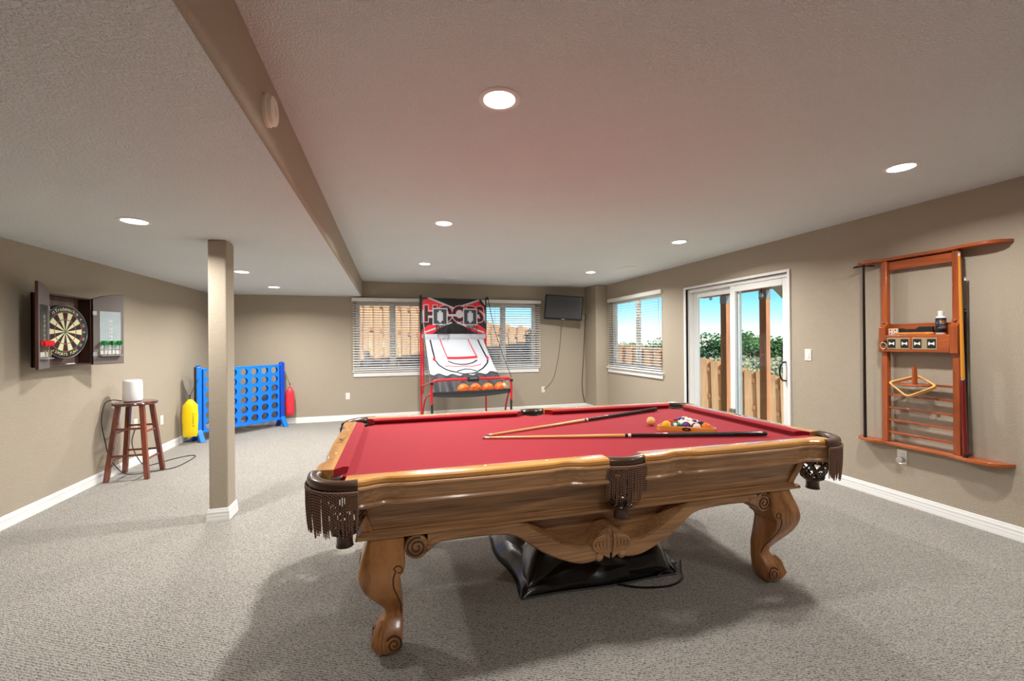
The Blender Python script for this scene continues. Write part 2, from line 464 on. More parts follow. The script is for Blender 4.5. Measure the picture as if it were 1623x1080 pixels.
M_SLAT = plain('white_blind_slat', srgb(240, 238, 232), 0.4)
M_CORD = plain('white_cord', srgb(225, 222, 215), 0.7)
def blind(axis, wall, a0, a1, z0, z1, d, tilt, label, pitch=0.0435, wand=None):
    L = a1 - a0
    c = ((a0 + a1) / 2, wall + d, 0) if axis == 'X' else (wall + d, (a0 + a1) / 2, 0)
    root = thing('window_blind', label, 'blind', c, (0, 0, 0 if axis == 'X' else pi / 2), 'horizontal window blinds')
    MB().box(-L / 2 - .012, L / 2 + .012, -.034, .03, z1 - .062, z1).build('headrail', M_SLAT, root, bevel=0.005)
    MB().box(-L / 2, L / 2, -.026, .026, z0, z0 + .018).build('bottom_rail', M_SLAT, root, bevel=0.004)
    n = int((z1 - .075 - (z0 + .03)) / pitch)
    first = None
    for i in range(n):
        z = z0 + .045 + i * pitch
        if first is None:
            mb = MB()
            pr = [(-.025 + .05 * k / 4, .003 * (1 - ((k - 2) / 2) ** 2)) for k in range(5)]
            mb.loft([[Vector((x, y, zz + .0012)) for y, zz in pr] + [Vector((x, y, zz - .0012)) for y, zz in pr[::-1]] for x in (-L / 2, L / 2)])
            first = mb.build('slat', M_SLAT, root, smooth=40, loc=(0, 0, z), rot=(tilt, 0, 0))
        else:
            share(first, 'slat', root, (0, 0, z), (tilt, 0, 0))
    for k in (-.36, 0, .36):
        mb = MB(); mb.box(L * k - .0012, L * k + .0012, -.027, -.0255, z0, z1 - .06); mb.box(L * k - .0012, L * k + .0012, .0255, .027, z0, z1 - .06)
        mb.build('ladder_cord', M_CORD, root, smooth=0)
    if wand is not None:
        MB().tube([(wand, -.04, z1 - .06), (wand, -.042, z1 - .75)], .004, 6).build('pull_cord', M_CORD, root)
        mb = MB(); mb.lathe([(.002, 0), (.008, -.004), (.011, -.03), (.002, -.034)], 10, (wand, -.042, z1 - .75)); mb.build('cord_tassel', M_SLAT, root)
    return root
blind('X', YB, -0.615, 0.705, 0.86, 2.115, -0.045, 0.30, 'white horizontal blind left of the basketball game, tan fence behind', wand=.52)
blind('X', YB, 1.385, 2.795, 0.86, 2.125, -0.045, 0.30, 'white horizontal blind beside the television, sky and fence behind', wand=-.2)
blind('Y', XR, 5.69, 7.345, 0.87, 2.125, -0.005, -0.05, 'white horizontal blind next to the sliding door, blue sky behind', wand=-.68)

# sliding door
root = thing('door_1', 'white sliding glass door looking out to the fence and trees', None); root['kind'] = 'structure'
mb = MB()
x0, x1 = XR - .018, XR + .03
ya, yb_, zt = D1[0], D1[1], D1[3]
mb.box(x0, x1, ya - .03, ya, 0, zt + .03); mb.box(x0, x1, yb_, yb_ + .03, 0, zt + .03); mb.box(x0, x1, ya, yb_, zt, zt + .03)
mb.build('casing', M_WHITE, root, bevel=0.004)
mb = MB()
mb.box(XR + .03, XR + .15, ya, ya + .035, .0, zt); mb.box(XR + .03, XR + .15, yb_ - .035, yb_, 0, zt); mb.box(XR + .03, XR + .15, ya + .035, yb_ - .035, zt - .045, zt)
mb.box(XR + .02, XR + .16, ya + .035, yb_ - .035, 0.0, .03)
mb.build('door_frame', M_VINYL, root, bevel=0.004)
ym = (ya + yb_) / 2
def panel(y0, y1, xc):
    p = MB()
    s = .075
    p.box(xc - .02, xc + .02, y0, y0 + s, .03, zt - .045); p.box(xc - .02, xc + .02, y1 - s, y1, .03, zt - .045)
    p.box(xc - .02, xc + .02, y0 + s, y1 - s, .03, .13); p.box(xc - .02, xc + .02, y0 + s, y1 - s, zt - .12, zt - .045)
    o = p.build('sash_panel', M_VINYL, root, bevel=0.005)
    MB().box(xc - .003, xc + .003, y0 + s, y1 - s, .13, zt - .12).build('pane', M_GLASS, o, smooth=0)
    return o
panel(ym - .045, yb_ - .035, XR + .12)
sp = panel(ya + .035, ym + .045, XR + .065)
M_BLACKMETAL = plain('dark_bronze_metal', srgb(36, 30, 26), 0.35, 0.6, bump=0.02)
MB().tube(spline([(XR + .045, ya + .075, .905), (XR + .0, ya + .078, .915), (XR - .02, ya + .085, .96), (XR - .022, ya + .088, 1.005), (XR - .02, ya + .085, 1.05), (XR + .0, ya + .078, 1.095), (XR + .045, ya + .075, 1.105)], 5), .009, 8).build('door_handle', M_BLACKMETAL, sp)
for yy in (ym - .02, ym + .025):
    MB().box(XR + .01, XR + .045, yy - .018, yy + .018, .42, .50).build('sash_bracket', plain('grey_rubber', srgb(120, 116, 110), .6), root, bevel=.004)

# ------------------------------------------------------------------ pool table
M_HONEY = wood('honey_oak', srgb(176, 112, 48), srgb(222, 160, 84), 'X', 0.22, 8, 10, 0.9)
M_HONEY_Y = wood('honey_oak_cross', srgb(176, 112, 48), srgb(222, 160, 84), 'Y', 0.22, 8, 10, 0.9)
M_OAK = wood('brown_oak', srgb(126, 84, 52), srgb(196, 148, 102), 'X', 0.38, 9, 12, 0.2, fine=.9)
M_OAK_Y = wood('brown_oak_cross', srgb(126, 84, 52), srgb(196, 148, 102), 'Y', 0.38, 9, 12, 0.2, fine=.9)
M_OAK_Z = wood('brown_oak_leg', srgb(130, 80, 42), srgb(194, 134, 80), 'Z', 0.35, 9, 8, 0.3)
M_OAK_DARK = plain('carved_groove_shade', srgb(84, 50, 28), 0.5, var=0.15)  # dark brown on raised lines stands in for shade inside carved grooves
M_CLOTH = plain('red_billiard_cloth', srgb(146, 8, 28), 0.85, var=0.08, vscale=60, bump=0.12, bscale=900, bdist=0.0006, spec=0.2, sheen=0.08)
M_LEATHER = plain('brown_leather', srgb(72, 46, 30), 0.32, var=0.2, vscale=30, bump=0.15, bscale=160, bdist=0.001, coat=0.3)
M_HOLE = plain('dark_pocket_lining', srgb(30, 22, 18), 0.8, var=.1)
def fringe_mat():
    m, nt, bs = new_mat('brown_twisted_fringe')
    N = nt.nodes.new; L = nt.links.new
    tc = N('ShaderNodeTexCoord'); wv = N('ShaderNodeTexWave'); wv.bands_direction = 'DIAGONAL'
    wv.inputs['Scale'].default_value = 62.0; wv.inputs['Distortion'].default_value = 0.6
    L(tc.outputs['Object'], wv.inputs['Vector'])
    rp = N('ShaderNodeValToRGB'); rp.color_ramp.elements[0].color = srgb(52, 34, 28); rp.color_ramp.elements[1].color = srgb(166, 124, 100)
    L(wv.outputs['Fac'], rp.inputs['Fac']); L(rp.outputs['Color'], bs.inputs['Base Color'])
    bs.inputs['Roughness'].default_value = 0.7
    return m
M_FRINGE = fringe_mat()

TC = (1.042, 2.467)
table = thing('pool_table', 'large carved oak pool table with red cloth and fringed leather pockets', 'pool table', (TC[0], TC[1], 0), (0, 0, -0.012))
LX, LY = 1.345, 0.735          # outer half sizes of the rails
ZT, ZB = 0.820, 0.784
WR, WC = 0.080, 0.056          # wooden rail width, cushion width

def serp(t, n1, n2):
    """serpentine offset of the outer outline, t from 0 to 1 along a rail"""
    d = -0.013 * smoothstep(n1 - .09, n1 + .03, t) * (1 - smoothstep(n2 - .03, n2 + .09, t))
    d -= 0.016 * math.exp(-((t - n1) / .055) ** 2) + 0.016 * math.exp(-((t - n2) / .05) ** 2)
    d += 0.006 * math.exp(-((t - (n1 + n2) / 2) / .16) ** 2)
    return d
CAP = [(-.08, .796), (-.08, .8185), (-.045, .8205), (-.012, .8200), (-.004, .8175), (0, .811), (.001, .801), (-.002, .7945), (-.02, .794)]
BLI = [(-.02, .796), (-.004, .7945), (.004, .790), (.0065, .783), (.004, .776), (-.003, .771), (-.006, .766), (-.009, .748), (-.013, .730), (-.0135, .726), (-.005, .722), (-.001, .715), (-.003, .707), (-.012, .701), (-.03, .699), (-.075, .699), (-.075, .796)]

def rail(axis, sgn, a0, a1, n1, n2, sights):
    """axis 'X': rail runs along x at y = sgn*LY"""
    N = 40
    rings = {0: [], 1: []}
    for k in range(N + 1):
        t = k / N; a = lerp(a0, a1, t); s = serp(t, n1, n2)
        for q, prof in ((0, CAP), (1, BLI)):
            ring = []
            for o, z in prof:
                w = max(0, min(1, (o + .08) / .045)) if q == 0 else max(0, min(1, (o + .075) / .04))
                d = o + s * w
                ring.append(Vector((a, sgn * (LY + d), z)) if axis == 'X' else Vector((sgn * (LX + d), a, z)))
            rings[q].append(ring)
    cap = MB().loft(rings[0]).build('rail', M_HONEY if axis == 'X' else M_HONEY_Y, table, smooth=22)
    MB().loft(rings[1]).build('blind_rail', M_OAK if axis == 'X' else M_OAK_Y, table, smooth=35)
    for t in sights:
        a = lerp(a0, a1, t); p = (a, sgn * (LY - .055), .8205) if axis == 'X' else (sgn * (LX - .055), a, .8205)
        MB().lathe([(.006, -.001), (.006, .0008), (.004, .001)], 12, p).build('sight', plain('pearl_inlay', srgb(236, 226, 200), .25), cap)
    # cushion: joint -> nose
    jo = (LY if axis == 'X' else LX) - WR; no = jo - WC
    e0, e1 = a0, a1
    mit0 = .05; mit1 = .05
    rg = []
    for o, z, m in ((jo, .8185, 0), (jo - .035, .819, .7), (no + .006, .8155, .92), (no, .811, 1), (no + .002, .806, 1), (no + .022, ZB - .001, .9), (jo, ZB - .001, 0)):
        rg.append((o, z, m))
    rings = []
    for k in range(25):
        t = k / 24
        ring = []
        for o, z, m in rg:
            a = lerp(e0 + mit0 * m, e1 - mit1 * m, t)
            ring.append(Vector((a, sgn * o, z)) if axis == 'X' else Vector((sgn * o, a, z)))
        rings.append(ring)
    MB().loft(rings).build('cushion', M_CLOTH, table, smooth=40)
    return cap
for sg in (-1, 1):
    rail('X', sg, -1.203, -0.092, .13, .83, (.25, .5, .75))
    rail('X', sg, 0.092, 1.203, .17, .87, (.25, .5, .75))
for sg in (-1, 1):
    cap = rail('Y', sg, -.553, .553, .16, .84, (.25, .75))
    # dark maker's mark on the end rail: an outlined wedge emblem
    for pts in ([(-.020, -.05), (0.0, -.028), (.012, -.05), (.006, -.052), (-.002, -.038), (-.012, -.053)],
                [(-.022, .05), (-.004, .012), (.012, .012), (-.002, .02), (.014, .05), (.004, .05), (-.006, .03), (-.012, .05)],
                [(-.012, -.02), (.0, -.006), (-.012, .008), (-.018, -.006)]):
        MB().prism([(sg * (LX - .042 + q[0]), q[1]) for q in pts], 'Z', .8204, .8212).build('maker_mark', plain('black_ink', srgb(28, 22, 18), .5), cap, smooth=0)

# bed with bites for the pockets
def bite(cx, cy, r, a0, a1, n=8):
    return [(cx + r * cos(radians(lerp(a0, a1, k / n))), cy + r * sin(radians(lerp(a0, a1, k / n)))) for k in range(n + 1)]
bx_, by_ = LX - WR - .002, LY - WR - .002
poly = bite(-bx_ + .035, -by_ + .035, .075, 95, -5) + bite(0, -by_ - .01, .068, 170, 10) + bite(bx_ - .035, -by_ + .035, .075, 185, 85) \
    + bite(bx_ - .035, by_ - .035, .075, 275, 175) + bite(0, by_ + .01, .068, -10, -170) + bite(-bx_ + .035, by_ - .035, .075, 5, -95)
MB().prism(poly, 'Z', ZB - .03, ZB).build('cloth_bed', M_CLOTH, table, smooth=0)

# pockets
def pocket(kind, cx, cy, ang, label=None):
    """arc of leather, fringe, woven net and cup. ang: outward direction in degrees"""
    M = Matrix.Translation((cx, cy, 0)) @ Matrix.Rotation(radians(ang), 4, 'Z')
    # outline in local frame: +x outward
    if kind == 'corner':
        R = .180; A = 52
        path = [(R * cos(radians(a)), R * sin(radians(a))) for a in range(-A, A + 1, 4)]
        wi = .042
    else:
        path = [(lerp(-.012, .012, 1 - (2 * k / 16 - 1) ** 2) - .004, lerp(-.096, .096, k / 16)) for k in range(17)]
        wi = .04
    P = [Vector((x, y, 0)) for x, y in path]
    tang = [(P[min(i + 1, len(P) - 1)] - P[max(i - 1, 0)]).normalized() for i in range(len(P))]
    nrm = [Vector((t.y, -t.x, 0)) for t in tang]
    prof = [(-wi, .804), (-wi + .005, .815), (-wi * .55, .820), (-.010, .8205), (.002, .815), (.006, .804), (.005, .788), (.001, .779), (-.012, .777), (-.02, .79)]
    if kind == 'corner':
        def wid(i): return 1.0
    rings = []
    for i, p in enumerate(P):
        s = i / (len(P) - 1)
        wv = 1.0 + (.35 * (abs(2 * s - 1) ** 3))
        rings.append([M @ (p + nrm[i] * (o * (wv if o < -.012 else 1)) + Vector((0, 0, z))) for o, z in prof])
    root = MB().loft(rings).build('pocket', M_LEATHER, table, smooth=60)
    # net ring / dark lining
    c = Vector((.045 if kind == 'corner' else -.078, 0, 0))
    rim = .080 if kind == 'corner' else .056
    lin = MB(); lin.lathe([(rim, .775), (rim * .96, .74)], 18, (c.x, c.y, 0), M, caps=False); lin.build('lining', M_HOLE, root, solid=.004)
    # woven net
    prof2 = [(rim * .98, .765), (rim * 1.12, .72), (rim * 1.1, .67), (rim * .85, .62), (rim * .5, .575)]
    if kind == 'corner': c2 = c + Vector((.012, 0, 0))
    else: c2 = c + Vector((.008, 0, 0))
    nb = MB()
    for dr in (1, -1):
        for k in range(9):
            pts = []
            for j in range(13):
                t = j / 12; q = t * 4; i = min(3, int(q)); rr = lerp(prof2[i][0], prof2[i + 1][0], q - i); zz = lerp(prof2[i][1], prof2[i + 1][1], q - i)
                a = 2 * pi * k / 9 + dr * t * 2.0
                cc = c.lerp(c2, t)
                pts.append(M @ Vector((cc.x + rr * cos(a), cc.y + rr * sin(a), zz)))
            nb.tube(pts, .0055, 5)
    for zi, rr in ((.70, rim * 1.13), (.64, rim * .98)):
        nb.tube([M @ Vector((c2.x * .5 + c.x * .5 + rr * cos(2 * pi * k / 20), rr * sin(2 * pi * k / 20), zi)) for k in range(20)], .005, 5, closed=True)
    nb.build('net', M_LEATHER, root, smooth=60)
    cup = MB()
    cup.lathe([(.026, .592), (.040, .585), (.044, .575), (.036, .566), (.031, .560), (.032, .535), (.035, .522), (.028, .521), (.026, .54)], 16, (c2.x, c2.y, 0), M)
    cup.build('cup', M_LEATHER, root, smooth=45)
    # scalloped leather straps above the cup
    sb = MB()
    for k in range(6):
        a = 2 * pi * k / 6
        sb.tube([M @ Vector((c2.x + (.040 + .014 * sin(u)) * cos(a + .3 * cos(u)), c2.y + (.040 + .014 * sin(u)) * sin(a + .3 * cos(u)), .59 + .016 * cos(u))) for u in [2 * pi * j / 8 for j in range(8)]], .0055, 5, closed=True)
    sb.build('strap_knot', M_LEATHER, root, smooth=60)
    # fringe
    fr = MB()
    L = [0]
    for i in range(1, len(P)): L.append(L[-1] + (P[i] - P[i - 1]).length)
    n = int(L[-1] / .0080)
    rnd = random.Random(int(cx * 100) + int(cy * 1000))
    for k in range(n + 1):
        d = L[-1] * k / n
        i = max(j for j in range(len(P)) if L[j] <= d + 1e-9); i = min(i, len(P) - 2)
        t = (d - L[i]) / (L[i + 1] - L[i])
        p = P[i].lerp(P[i + 1], t); nn = nrm[i]
        z1 = (.622 if kind == 'corner' else .640) - .022 * rnd.random() + .012 * sin(k * .9)
        sw = .010 * (rnd.random() - .5); sn = .006 * rnd.random()
        pts = []; rad = []
        for j in range(6):
            q = j / 5
            pts.append(M @ (p + nn * (.0095 + sn * q - .012 * q * q) + tang[i] * (sw * q * q) + Vector((0, 0, lerp(.782, z1, q)))))
            rad.append(.0035 if j < 5 else .0018)
        fr.tube(pts, rad, 5)
    fr.build('fringe', M_FRINGE, root, smooth=60)
    br = MB()
    for zz in (.781, .774):
        br.tube([M @ (p + nrm[i] * .010 + Vector((0, 0, zz))) for i, p in enumerate(P)], .0048, 6)
    br.build('fringe_braid', M_FRINGE, root, smooth=60)
    return root
for sx in (-1, 1):
    for sy in (-1, 1):
        a = math.degrees(atan2(sy, sx))
        pocket('corner', sx * (LX - .168), sy * (LY - .168), a)
pocket('side', 0, -LY, -90)
pocket('side', 0, LY, 90)

# cabinet below the rails
def rect_ring(hx, hy, z): return [Vector((-hx, -hy, z)), Vector((hx, -hy, z)), Vector((hx, hy, z)), Vector((-hx, hy, z))]
MB().loft([rect_ring(1.165, .625, .700), rect_ring(1.122, .585, .560), rect_ring(1.10, .565, .545)]).build('cabinet', M_OAK, table, smooth=0)
for sy in (-1, 1):          # framed long panels
    for (zA, zB, hA, hB, x0, x1) in ((.70, .555, .625, .583, -1.165, 1.165),):
        for sx in (-1, 1):
            pr = MB()
            pr.add([(sx * 1.168, sy * .640, .699), (sx * 1.122, sy * .640, .699), (sx * 1.084, sy * .598, .56), (sx * 1.125, sy * .598, .56),
                    (sx * 1.168, sy * .60, .699), (sx * 1.122, sy * .60, .699), (sx * 1.084, sy * .56, .56), (sx * 1.125, sy * .56, .56)],
                   [(0, 1, 2, 3), (4, 7, 6, 5), (0, 4, 5, 1), (1, 5, 6, 2), (2, 6, 7, 3), (3, 7, 4, 0)])
            pr.build('corner_stile', M_OAK_Z, table, smooth=0, bevel=.004)
MOLD = [(-.03, .572), (-.012, .570), (-.006, .563), (.004, .561), (.006, .556), (.014, .552), (.024, .544), (.026, .537), (.024, .531), (.012, .528), (-.03, .528)]
rings = []
for sx, sy in ((-1, -1), (1, -1), (1, 1), (-1, 1)):
    rings.append([Vector((sx * (1.126 + o), sy * (.589 + o), z)) for o, z in MOLD])
MB().loft(rings, closed_path=True).build('base_moulding', M_OAK, table, smooth=35)
# slightly wider lower lip under the long sides
# carved arch under each long side, with a recessed board behind it
LOW = [(0, .328), (.03, .318), (.06, .304), (.11, .296), (.16, .298), (.21, .313), (.28, .343), (.34, .376), (.40, .418), (.45, .455), (.50, .475), (.58, .484), (.70, .487), (.80, .484), (.86, .478)]
UPP = [(0, .462), (.030, .458), (.06, .438), (.085, .405), (.105, .388), (.14, .382), (.19, .390), (.25, .416), (.32, .456), (.38, .494), (.43, .524), (.46, .531)]
lowS = [(p.x, p.y) for p in spline([(x, z, 0) for x, z in LOW], 3)]
uppS = [(p.x, p.y) for p in spline([(x, z, 0) for x, z in UPP], 3)]
for sy in (-1, 1):
    yf, yk = sy * .614, sy * .500
    for sx in (-1, 1):
        # band of constant chunkiness: quads between low and upper outline
        mb = MB()
        n = 48
        up_tab = uppS + [(.47, .5315), (.86, .5315)]
        rings = []
        for k in range(n + 1):
            x = .86 * k / n
            zl = interp(lowS, x); zu = min(.5315, interp(up_tab, x))
            bev = .010
            pts = [(yk, zl), (lerp(yf, yk, .1), zl), (yf, zl + bev), (yf, zu - bev * .8), (lerp(yf, yk, .1), zu), (yk, zu)]
            rings.append([Vector((sx * x, y, z)) for y, z in pts])
        mb.loft(rings)
        arch = mb.build('arch_bracket', M_OAK, table, smooth=32)
        # end scroll
        mb = MB()
        cxs, czs = sx * .905, .478
        outl = [(cxs + .050 * cos(radians(a)), czs + .050 * sin(radians(a))) for a in range(0, 360, 15)]
        mb.prism(outl, 'Y', lerp(yf, yk, .0), yk)
        mb.build('scroll_block', M_OAK, arch, smooth=40, bevel=.006)
        mb = MB()
        sp_ = []
        for j in range(40):
            a = j * .33; r = .044 * (1 - j / 46)
            sp_.append((cxs - sx * r * cos(a + 1.2), yf - sy * -.002, czs + r * sin(a + 1.2)))
        mb.tube(sp_, [.0042 - .002 * j / 40 for j in range(40)], 6)
        mb.build('scroll_carving', M_OAK_DARK, arch, smooth=60)
        lf = [(.845, .505), (.800, .520), (.815, .500), (.80, .490), (.83, .478), (.862, .452), (.868, .48)]
        MB().prism([(sx * a, b) for a, b in lf], 'Y', yf + sy * .006, yf - sy * .02).build('leaf_carving', M_OAK, arch, smooth=0, bevel=.006, seg=3)
        # carved centre: nested arcs curling down to a volute
        for j in range(5):
            bb = .010 + .017 * j
            zt_, zb_ = .455 - .006 * j, .312 + .003 * j
            pts = [(sx * (.009 + .004 * j * q + bb * sin(pi * (q ** .8))), yf + sy * .006 * sin(pi * q), lerp(zt_, zb_, q)) for q in [k / 10 for k in range(11)]]
            mb = MB(); mb.tube(pts, [.004 + .0055 * sin(pi * (k + .5) / 11) for k in range(11)], 8)
            mb.build('arc_carving', M_OAK, arch, smooth=60)
        MB().sphere((sx * .060, yf - sy * .004, .322), .022, 14, 10, (1, .7, 1)).build('volute', M_OAK, arch, smooth=60)
    # recessed filler board
    pl = [(-x, z) for x, z in lowS[::-1] if x < .5] + [(x, z) for x, z in lowS if 0 < x < .5] + [(.5, .535), (-.5, .535)]
    MB().prism([(x, z + .012 if z < .52 else z) for x, z in pl], 'Y', sy * .515, sy * .502).build('filler_board', M_OAK, table, smooth=0)
# legs
OUT = [(0, 1.050), (.012, 1.073), (.04, 1.088), (.075, 1.091), (.11, 1.075), (.14, 1.048), (.165, 1.033), (.20, 1.049), (.25, 1.085), (.30, 1.117), (.35, 1.137), (.39, 1.143), (.44, 1.133), (.49, 1.115), (.53, 1.105)]
INN = [(0, 0.995), (.02, 0.977), (.06, 0.967), (.12, 0.963), (.20, 0.962), (.28, 0.971), (.35, 0.977), (.372, 0.977), (.385, 0.959), (.42, 0.953), (.47, 0.955), (.53, 0.955)]
def make_leg(sx, sy):
    mb = MB(); rings = []
    zs = [i * .53 / 44 for i in range(45)]
    for z in zs:
        o = interp(OUT, z); i_ = interp(INN, z)
        # smooth the tables a little
        o = (interp(OUT, z - .012) + 2 * o + interp(OUT, z + .012)) / 4; i_ = (interp(INN, z - .006) + 2 * i_ + interp(INN, z + .006)) / 4
        dy = .508                 # move the same profile to the y side
        oy, iy = o - dy, i_ - dy
        ring = []
        rc = .022
        # square with rounded outer corner and slightly rounded others
        for cxx, cyy, qa in ((o - rc, oy - rc, 0), (i_ + .012, oy - .012, 90), (i_ + .008, iy + .008, 180), (o - .012, iy + .012, 270)):
            rr = rc if qa == 0 else (.008 if qa == 180 else .012)
            for st in (0, 30, 60, 90):
                a = radians(qa + st)
                ring.append(Vector((sx * (cxx + rr * cos(a)), sy * (cyy + rr * sin(a)), z)))
        rings.append(ring)
    mb.loft(rings)
    leg = mb.build('leg', M_OAK_Z, table, smooth=50)
    # carved shell scroll on the two outer faces of the foot
    fy = lambda z: sy * (interp(OUT, z) - .508)
    fx = lambda z: sx * interp(OUT, z)
    for face in 'yx':
        def on(u, z, off=0.0):
            # u: coordinate along the face measured inward from the leg centre line
            if face == 'y': return (sx * (1.022 + u), fy(z) + sy * off, z)
            return (fx(z) + sx * off, sy * (.512 + u), z)
        mb = MB()
        for turn in range(1):
            pts = []
            for j in range(34):
                a = j * .36; r = .036 * (1 - j / 38)
                pts.append(on(-.022 + r * cos(a + .6), max(.012, .062 + r * sin(a + .6))))
            mb.tube(pts, [.005 - .0028 * j / 34 for j in range(34)], 6)
        mb.build('foot_scroll', M_OAK_DARK, leg, smooth=60)
        mb = MB()
        for k in range(3):
            u0 = .012 + .014 * k
            mb.tube([on(u0 + .004, .03 + .006 * k), on(u0 + .014, .065), on(u0 + .006, .105 + .008 * k), on(u0 - .012, .135 + .006 * k)], [.003, .0075, .0065, .001], 6)
        mb.build('shell_carving', M_OAK_Z, leg, smooth=60)
        # long scroll groove: raised band along the inner edge
        mb = MB()
        pts = []
        for z in [.16 + .24 * k / 16 for k in range(17)]:
            u = interp([(.16, -.052), (.22, -.05), (.28, -.035), (.33, -.02), (.37, -.02), (.40, -.03)], z)
            pts.append(on(u, z, .0005))
        a0 = pts[-1]
        for j in range(12):
            an = j * .45; r = .022 * (1 - j / 15)
            pts.append(on(-.042 + r * cos(an + .4), .40 + r * sin(an + .4), .0005))
        mb.tube(pts, [.0028] * 17 + [.003 - .0001 * j for j in range(12)], 6)
        mb.build('knee_scroll', M_OAK_DARK, leg, smooth=60)
    return leg
for sx in (-1, 1):
    for sy in (-1, 1):
        make_leg(sx, sy)

# the body sits slightly to the left under the rails, as in the photograph
for o in table.children:
    if o.name.split('.')[0] in ('cabinet', 'corner_stile', 'base_moulding', 'arch_bracket', 'filler_board', 'leg'): o.location.x = -.026

# ------------------------------------------------------------------ things on the table
def on_table(x, y, z): return Vector((x, y, z))
M_MAPLE = wood('cue_maple', srgb(206, 148, 84), srgb(232, 182, 118), 'X', 0.25, 10, 20, 0.6)
M_BLACKGLOSS = plain('black_lacquer', srgb(24, 18, 16), 0.18, coat=0.6)
M_EBONY = plain('dark_cue_butt', srgb(44, 22, 18), 0.22, coat=0.6, var=.2)
M_WRAP = plain('black_cue_wrap', srgb(30, 27, 25), 0.7, bump=.2, bscale=500)
M_TIP = plain('blue_tip_leather', srgb(150, 120, 110), 0.8)
M_RINGW = plain('white_cue_ring', srgb(220, 212, 205), 0.3)
def cue(name, label, a, b, cat='cue stick', shaft=M_MAPLE, butt=M_EBONY, wrap=M_WRAP, r0=.0062, r1=.0148, group=None, fr=(.50, .525, .58, .78), end=None):
    a = Vector(a); b = Vector(b); L = (b - a).length
    root = thing(name, label, cat, a, (b - a).to_track_quat('X', 'Z').to_euler(), group)
    def R(t): return lerp(r0, r1, t)
    def seg(nm, t0, t1, m, k=1.0):
        MB().tube([(L * t0, 0, 0), (L * lerp(t0, t1, .5), 0, 0), (L * t1, 0, 0)], [R(t0) * k, R(lerp(t0, t1, .5)) * k, R(t1) * k], 12).build(nm, m, root, smooth=60)
    seg('tip', 0, .008, M_TIP); seg('ferrule', .008, .022, M_RINGW)
    seg('shaft', .022, fr[0], shaft); seg('joint_collar', fr[0], fr[0] + .01, M_BLACKGLOSS, 1.03); seg('joint_ring', fr[0] + .01, fr[1] - .004, M_RINGW, 1.03)
    seg('forearm', fr[1] - .004, fr[2], end or M_BLACKGLOSS); seg('forearm_inlay', fr[2], fr[2] + .07, butt, 1.01)
    seg('wrap', fr[2] + .07, fr[3] + .1, wrap); seg('butt_sleeve', fr[3] + .1, .985, end or M_BLACKGLOSS); seg('bumper', .985, 1, M_WRAP, .92)
    return root
ZC = ZB + .0155
cue('cue_stick', 'cue lying straight along the near half of the red cloth', (.512, 2.440, ZB + .008), (2.10, 2.005, ZC + .001), group='cues lying on the table')
cue('cue_stick', 'cue lying at an angle towards the far right pocket', (.55, 2.495, ZB + .008), (2.03, 2.975, ZC + .001), group='cues lying on the table')

R_B = .0286
BALLS = {1: (238, 178, 30), 2: (28, 50, 130), 3: (200, 40, 36), 4: (76, 40, 110), 5: (236, 120, 34), 6: (26, 100, 62), 7: (120, 28, 36), 8: (20, 18, 18)}
def ball_mat(n):
    c = srgb(*BALLS[n if n <= 8 else n - 8])
    nm = 'billiard_ball_%d' % n
    m, nt, bs = new_mat(nm)
    N = nt.nodes.new; L = nt.links.new
    tc = N('ShaderNodeTexCoord'); sp = N('ShaderNodeSeparateXYZ'); L(tc.outputs['Object'], sp.inputs[0])
    def ab(sock): q = N('ShaderNodeMath'); q.operation = 'ABSOLUTE'; L(sock, q.inputs[0]); return q.outputs[0]
    def lt(sock, v): q = N('ShaderNodeMath'); q.operation = 'LESS_THAN'; L(sock, q.inputs[0]); q.inputs[1].default_value = v; return q.outputs[0]
    white = srgb(240, 232, 214)
    # number disc around +-Y
    vm = N('ShaderNodeCombineXYZ'); L(sp.outputs['X'], vm.inputs[0]); L(sp.outputs['Z'], vm.inputs[2])
    ln = N('ShaderNodeVectorMath'); ln.operation = 'LENGTH'; L(vm.outputs[0], ln.inputs[0])
    disc = lt(ln.outputs['Value'], .0105)
    mx = N('ShaderNodeMix'); mx.data_type = 'RGBA'
    if n > 8:
        st = lt(ab(sp.outputs['Z']), .016)
        m0 = N('ShaderNodeMix'); m0.data_type = 'RGBA'; L(st, m0.inputs['Factor']); m0.inputs['A'].default_value = white; m0.inputs['B'].default_value = c
        L(m0.outputs['Result'], mx.inputs['A'])
    else: mx.inputs['A'].default_value = c
    mx.inputs['B'].default_value = white; L(disc, mx.inputs['Factor']); L(mx.outputs['Result'], bs.inputs['Base Color'])
    bs.inputs['Roughness'].default_value = .08; bs.inputs['Coat Weight'].default_value = .4
    return m
CNAME = {1: 'yellow', 2: 'blue', 3: 'red', 4: 'purple', 5: 'orange', 6: 'green', 7: 'maroon', 8: 'black'}
cb = MB().sphere((0, 0, 0), R_B, 28, 18).build('cue_ball', plain('tan_cue_ball', srgb(226, 176, 112), .1, coat=.4, var=.06), None, smooth=80, loc=(1.655, 2.485, ZB + R_B))
tag(cb, 'single tan ball lying left of the triangle rack', 'ball')
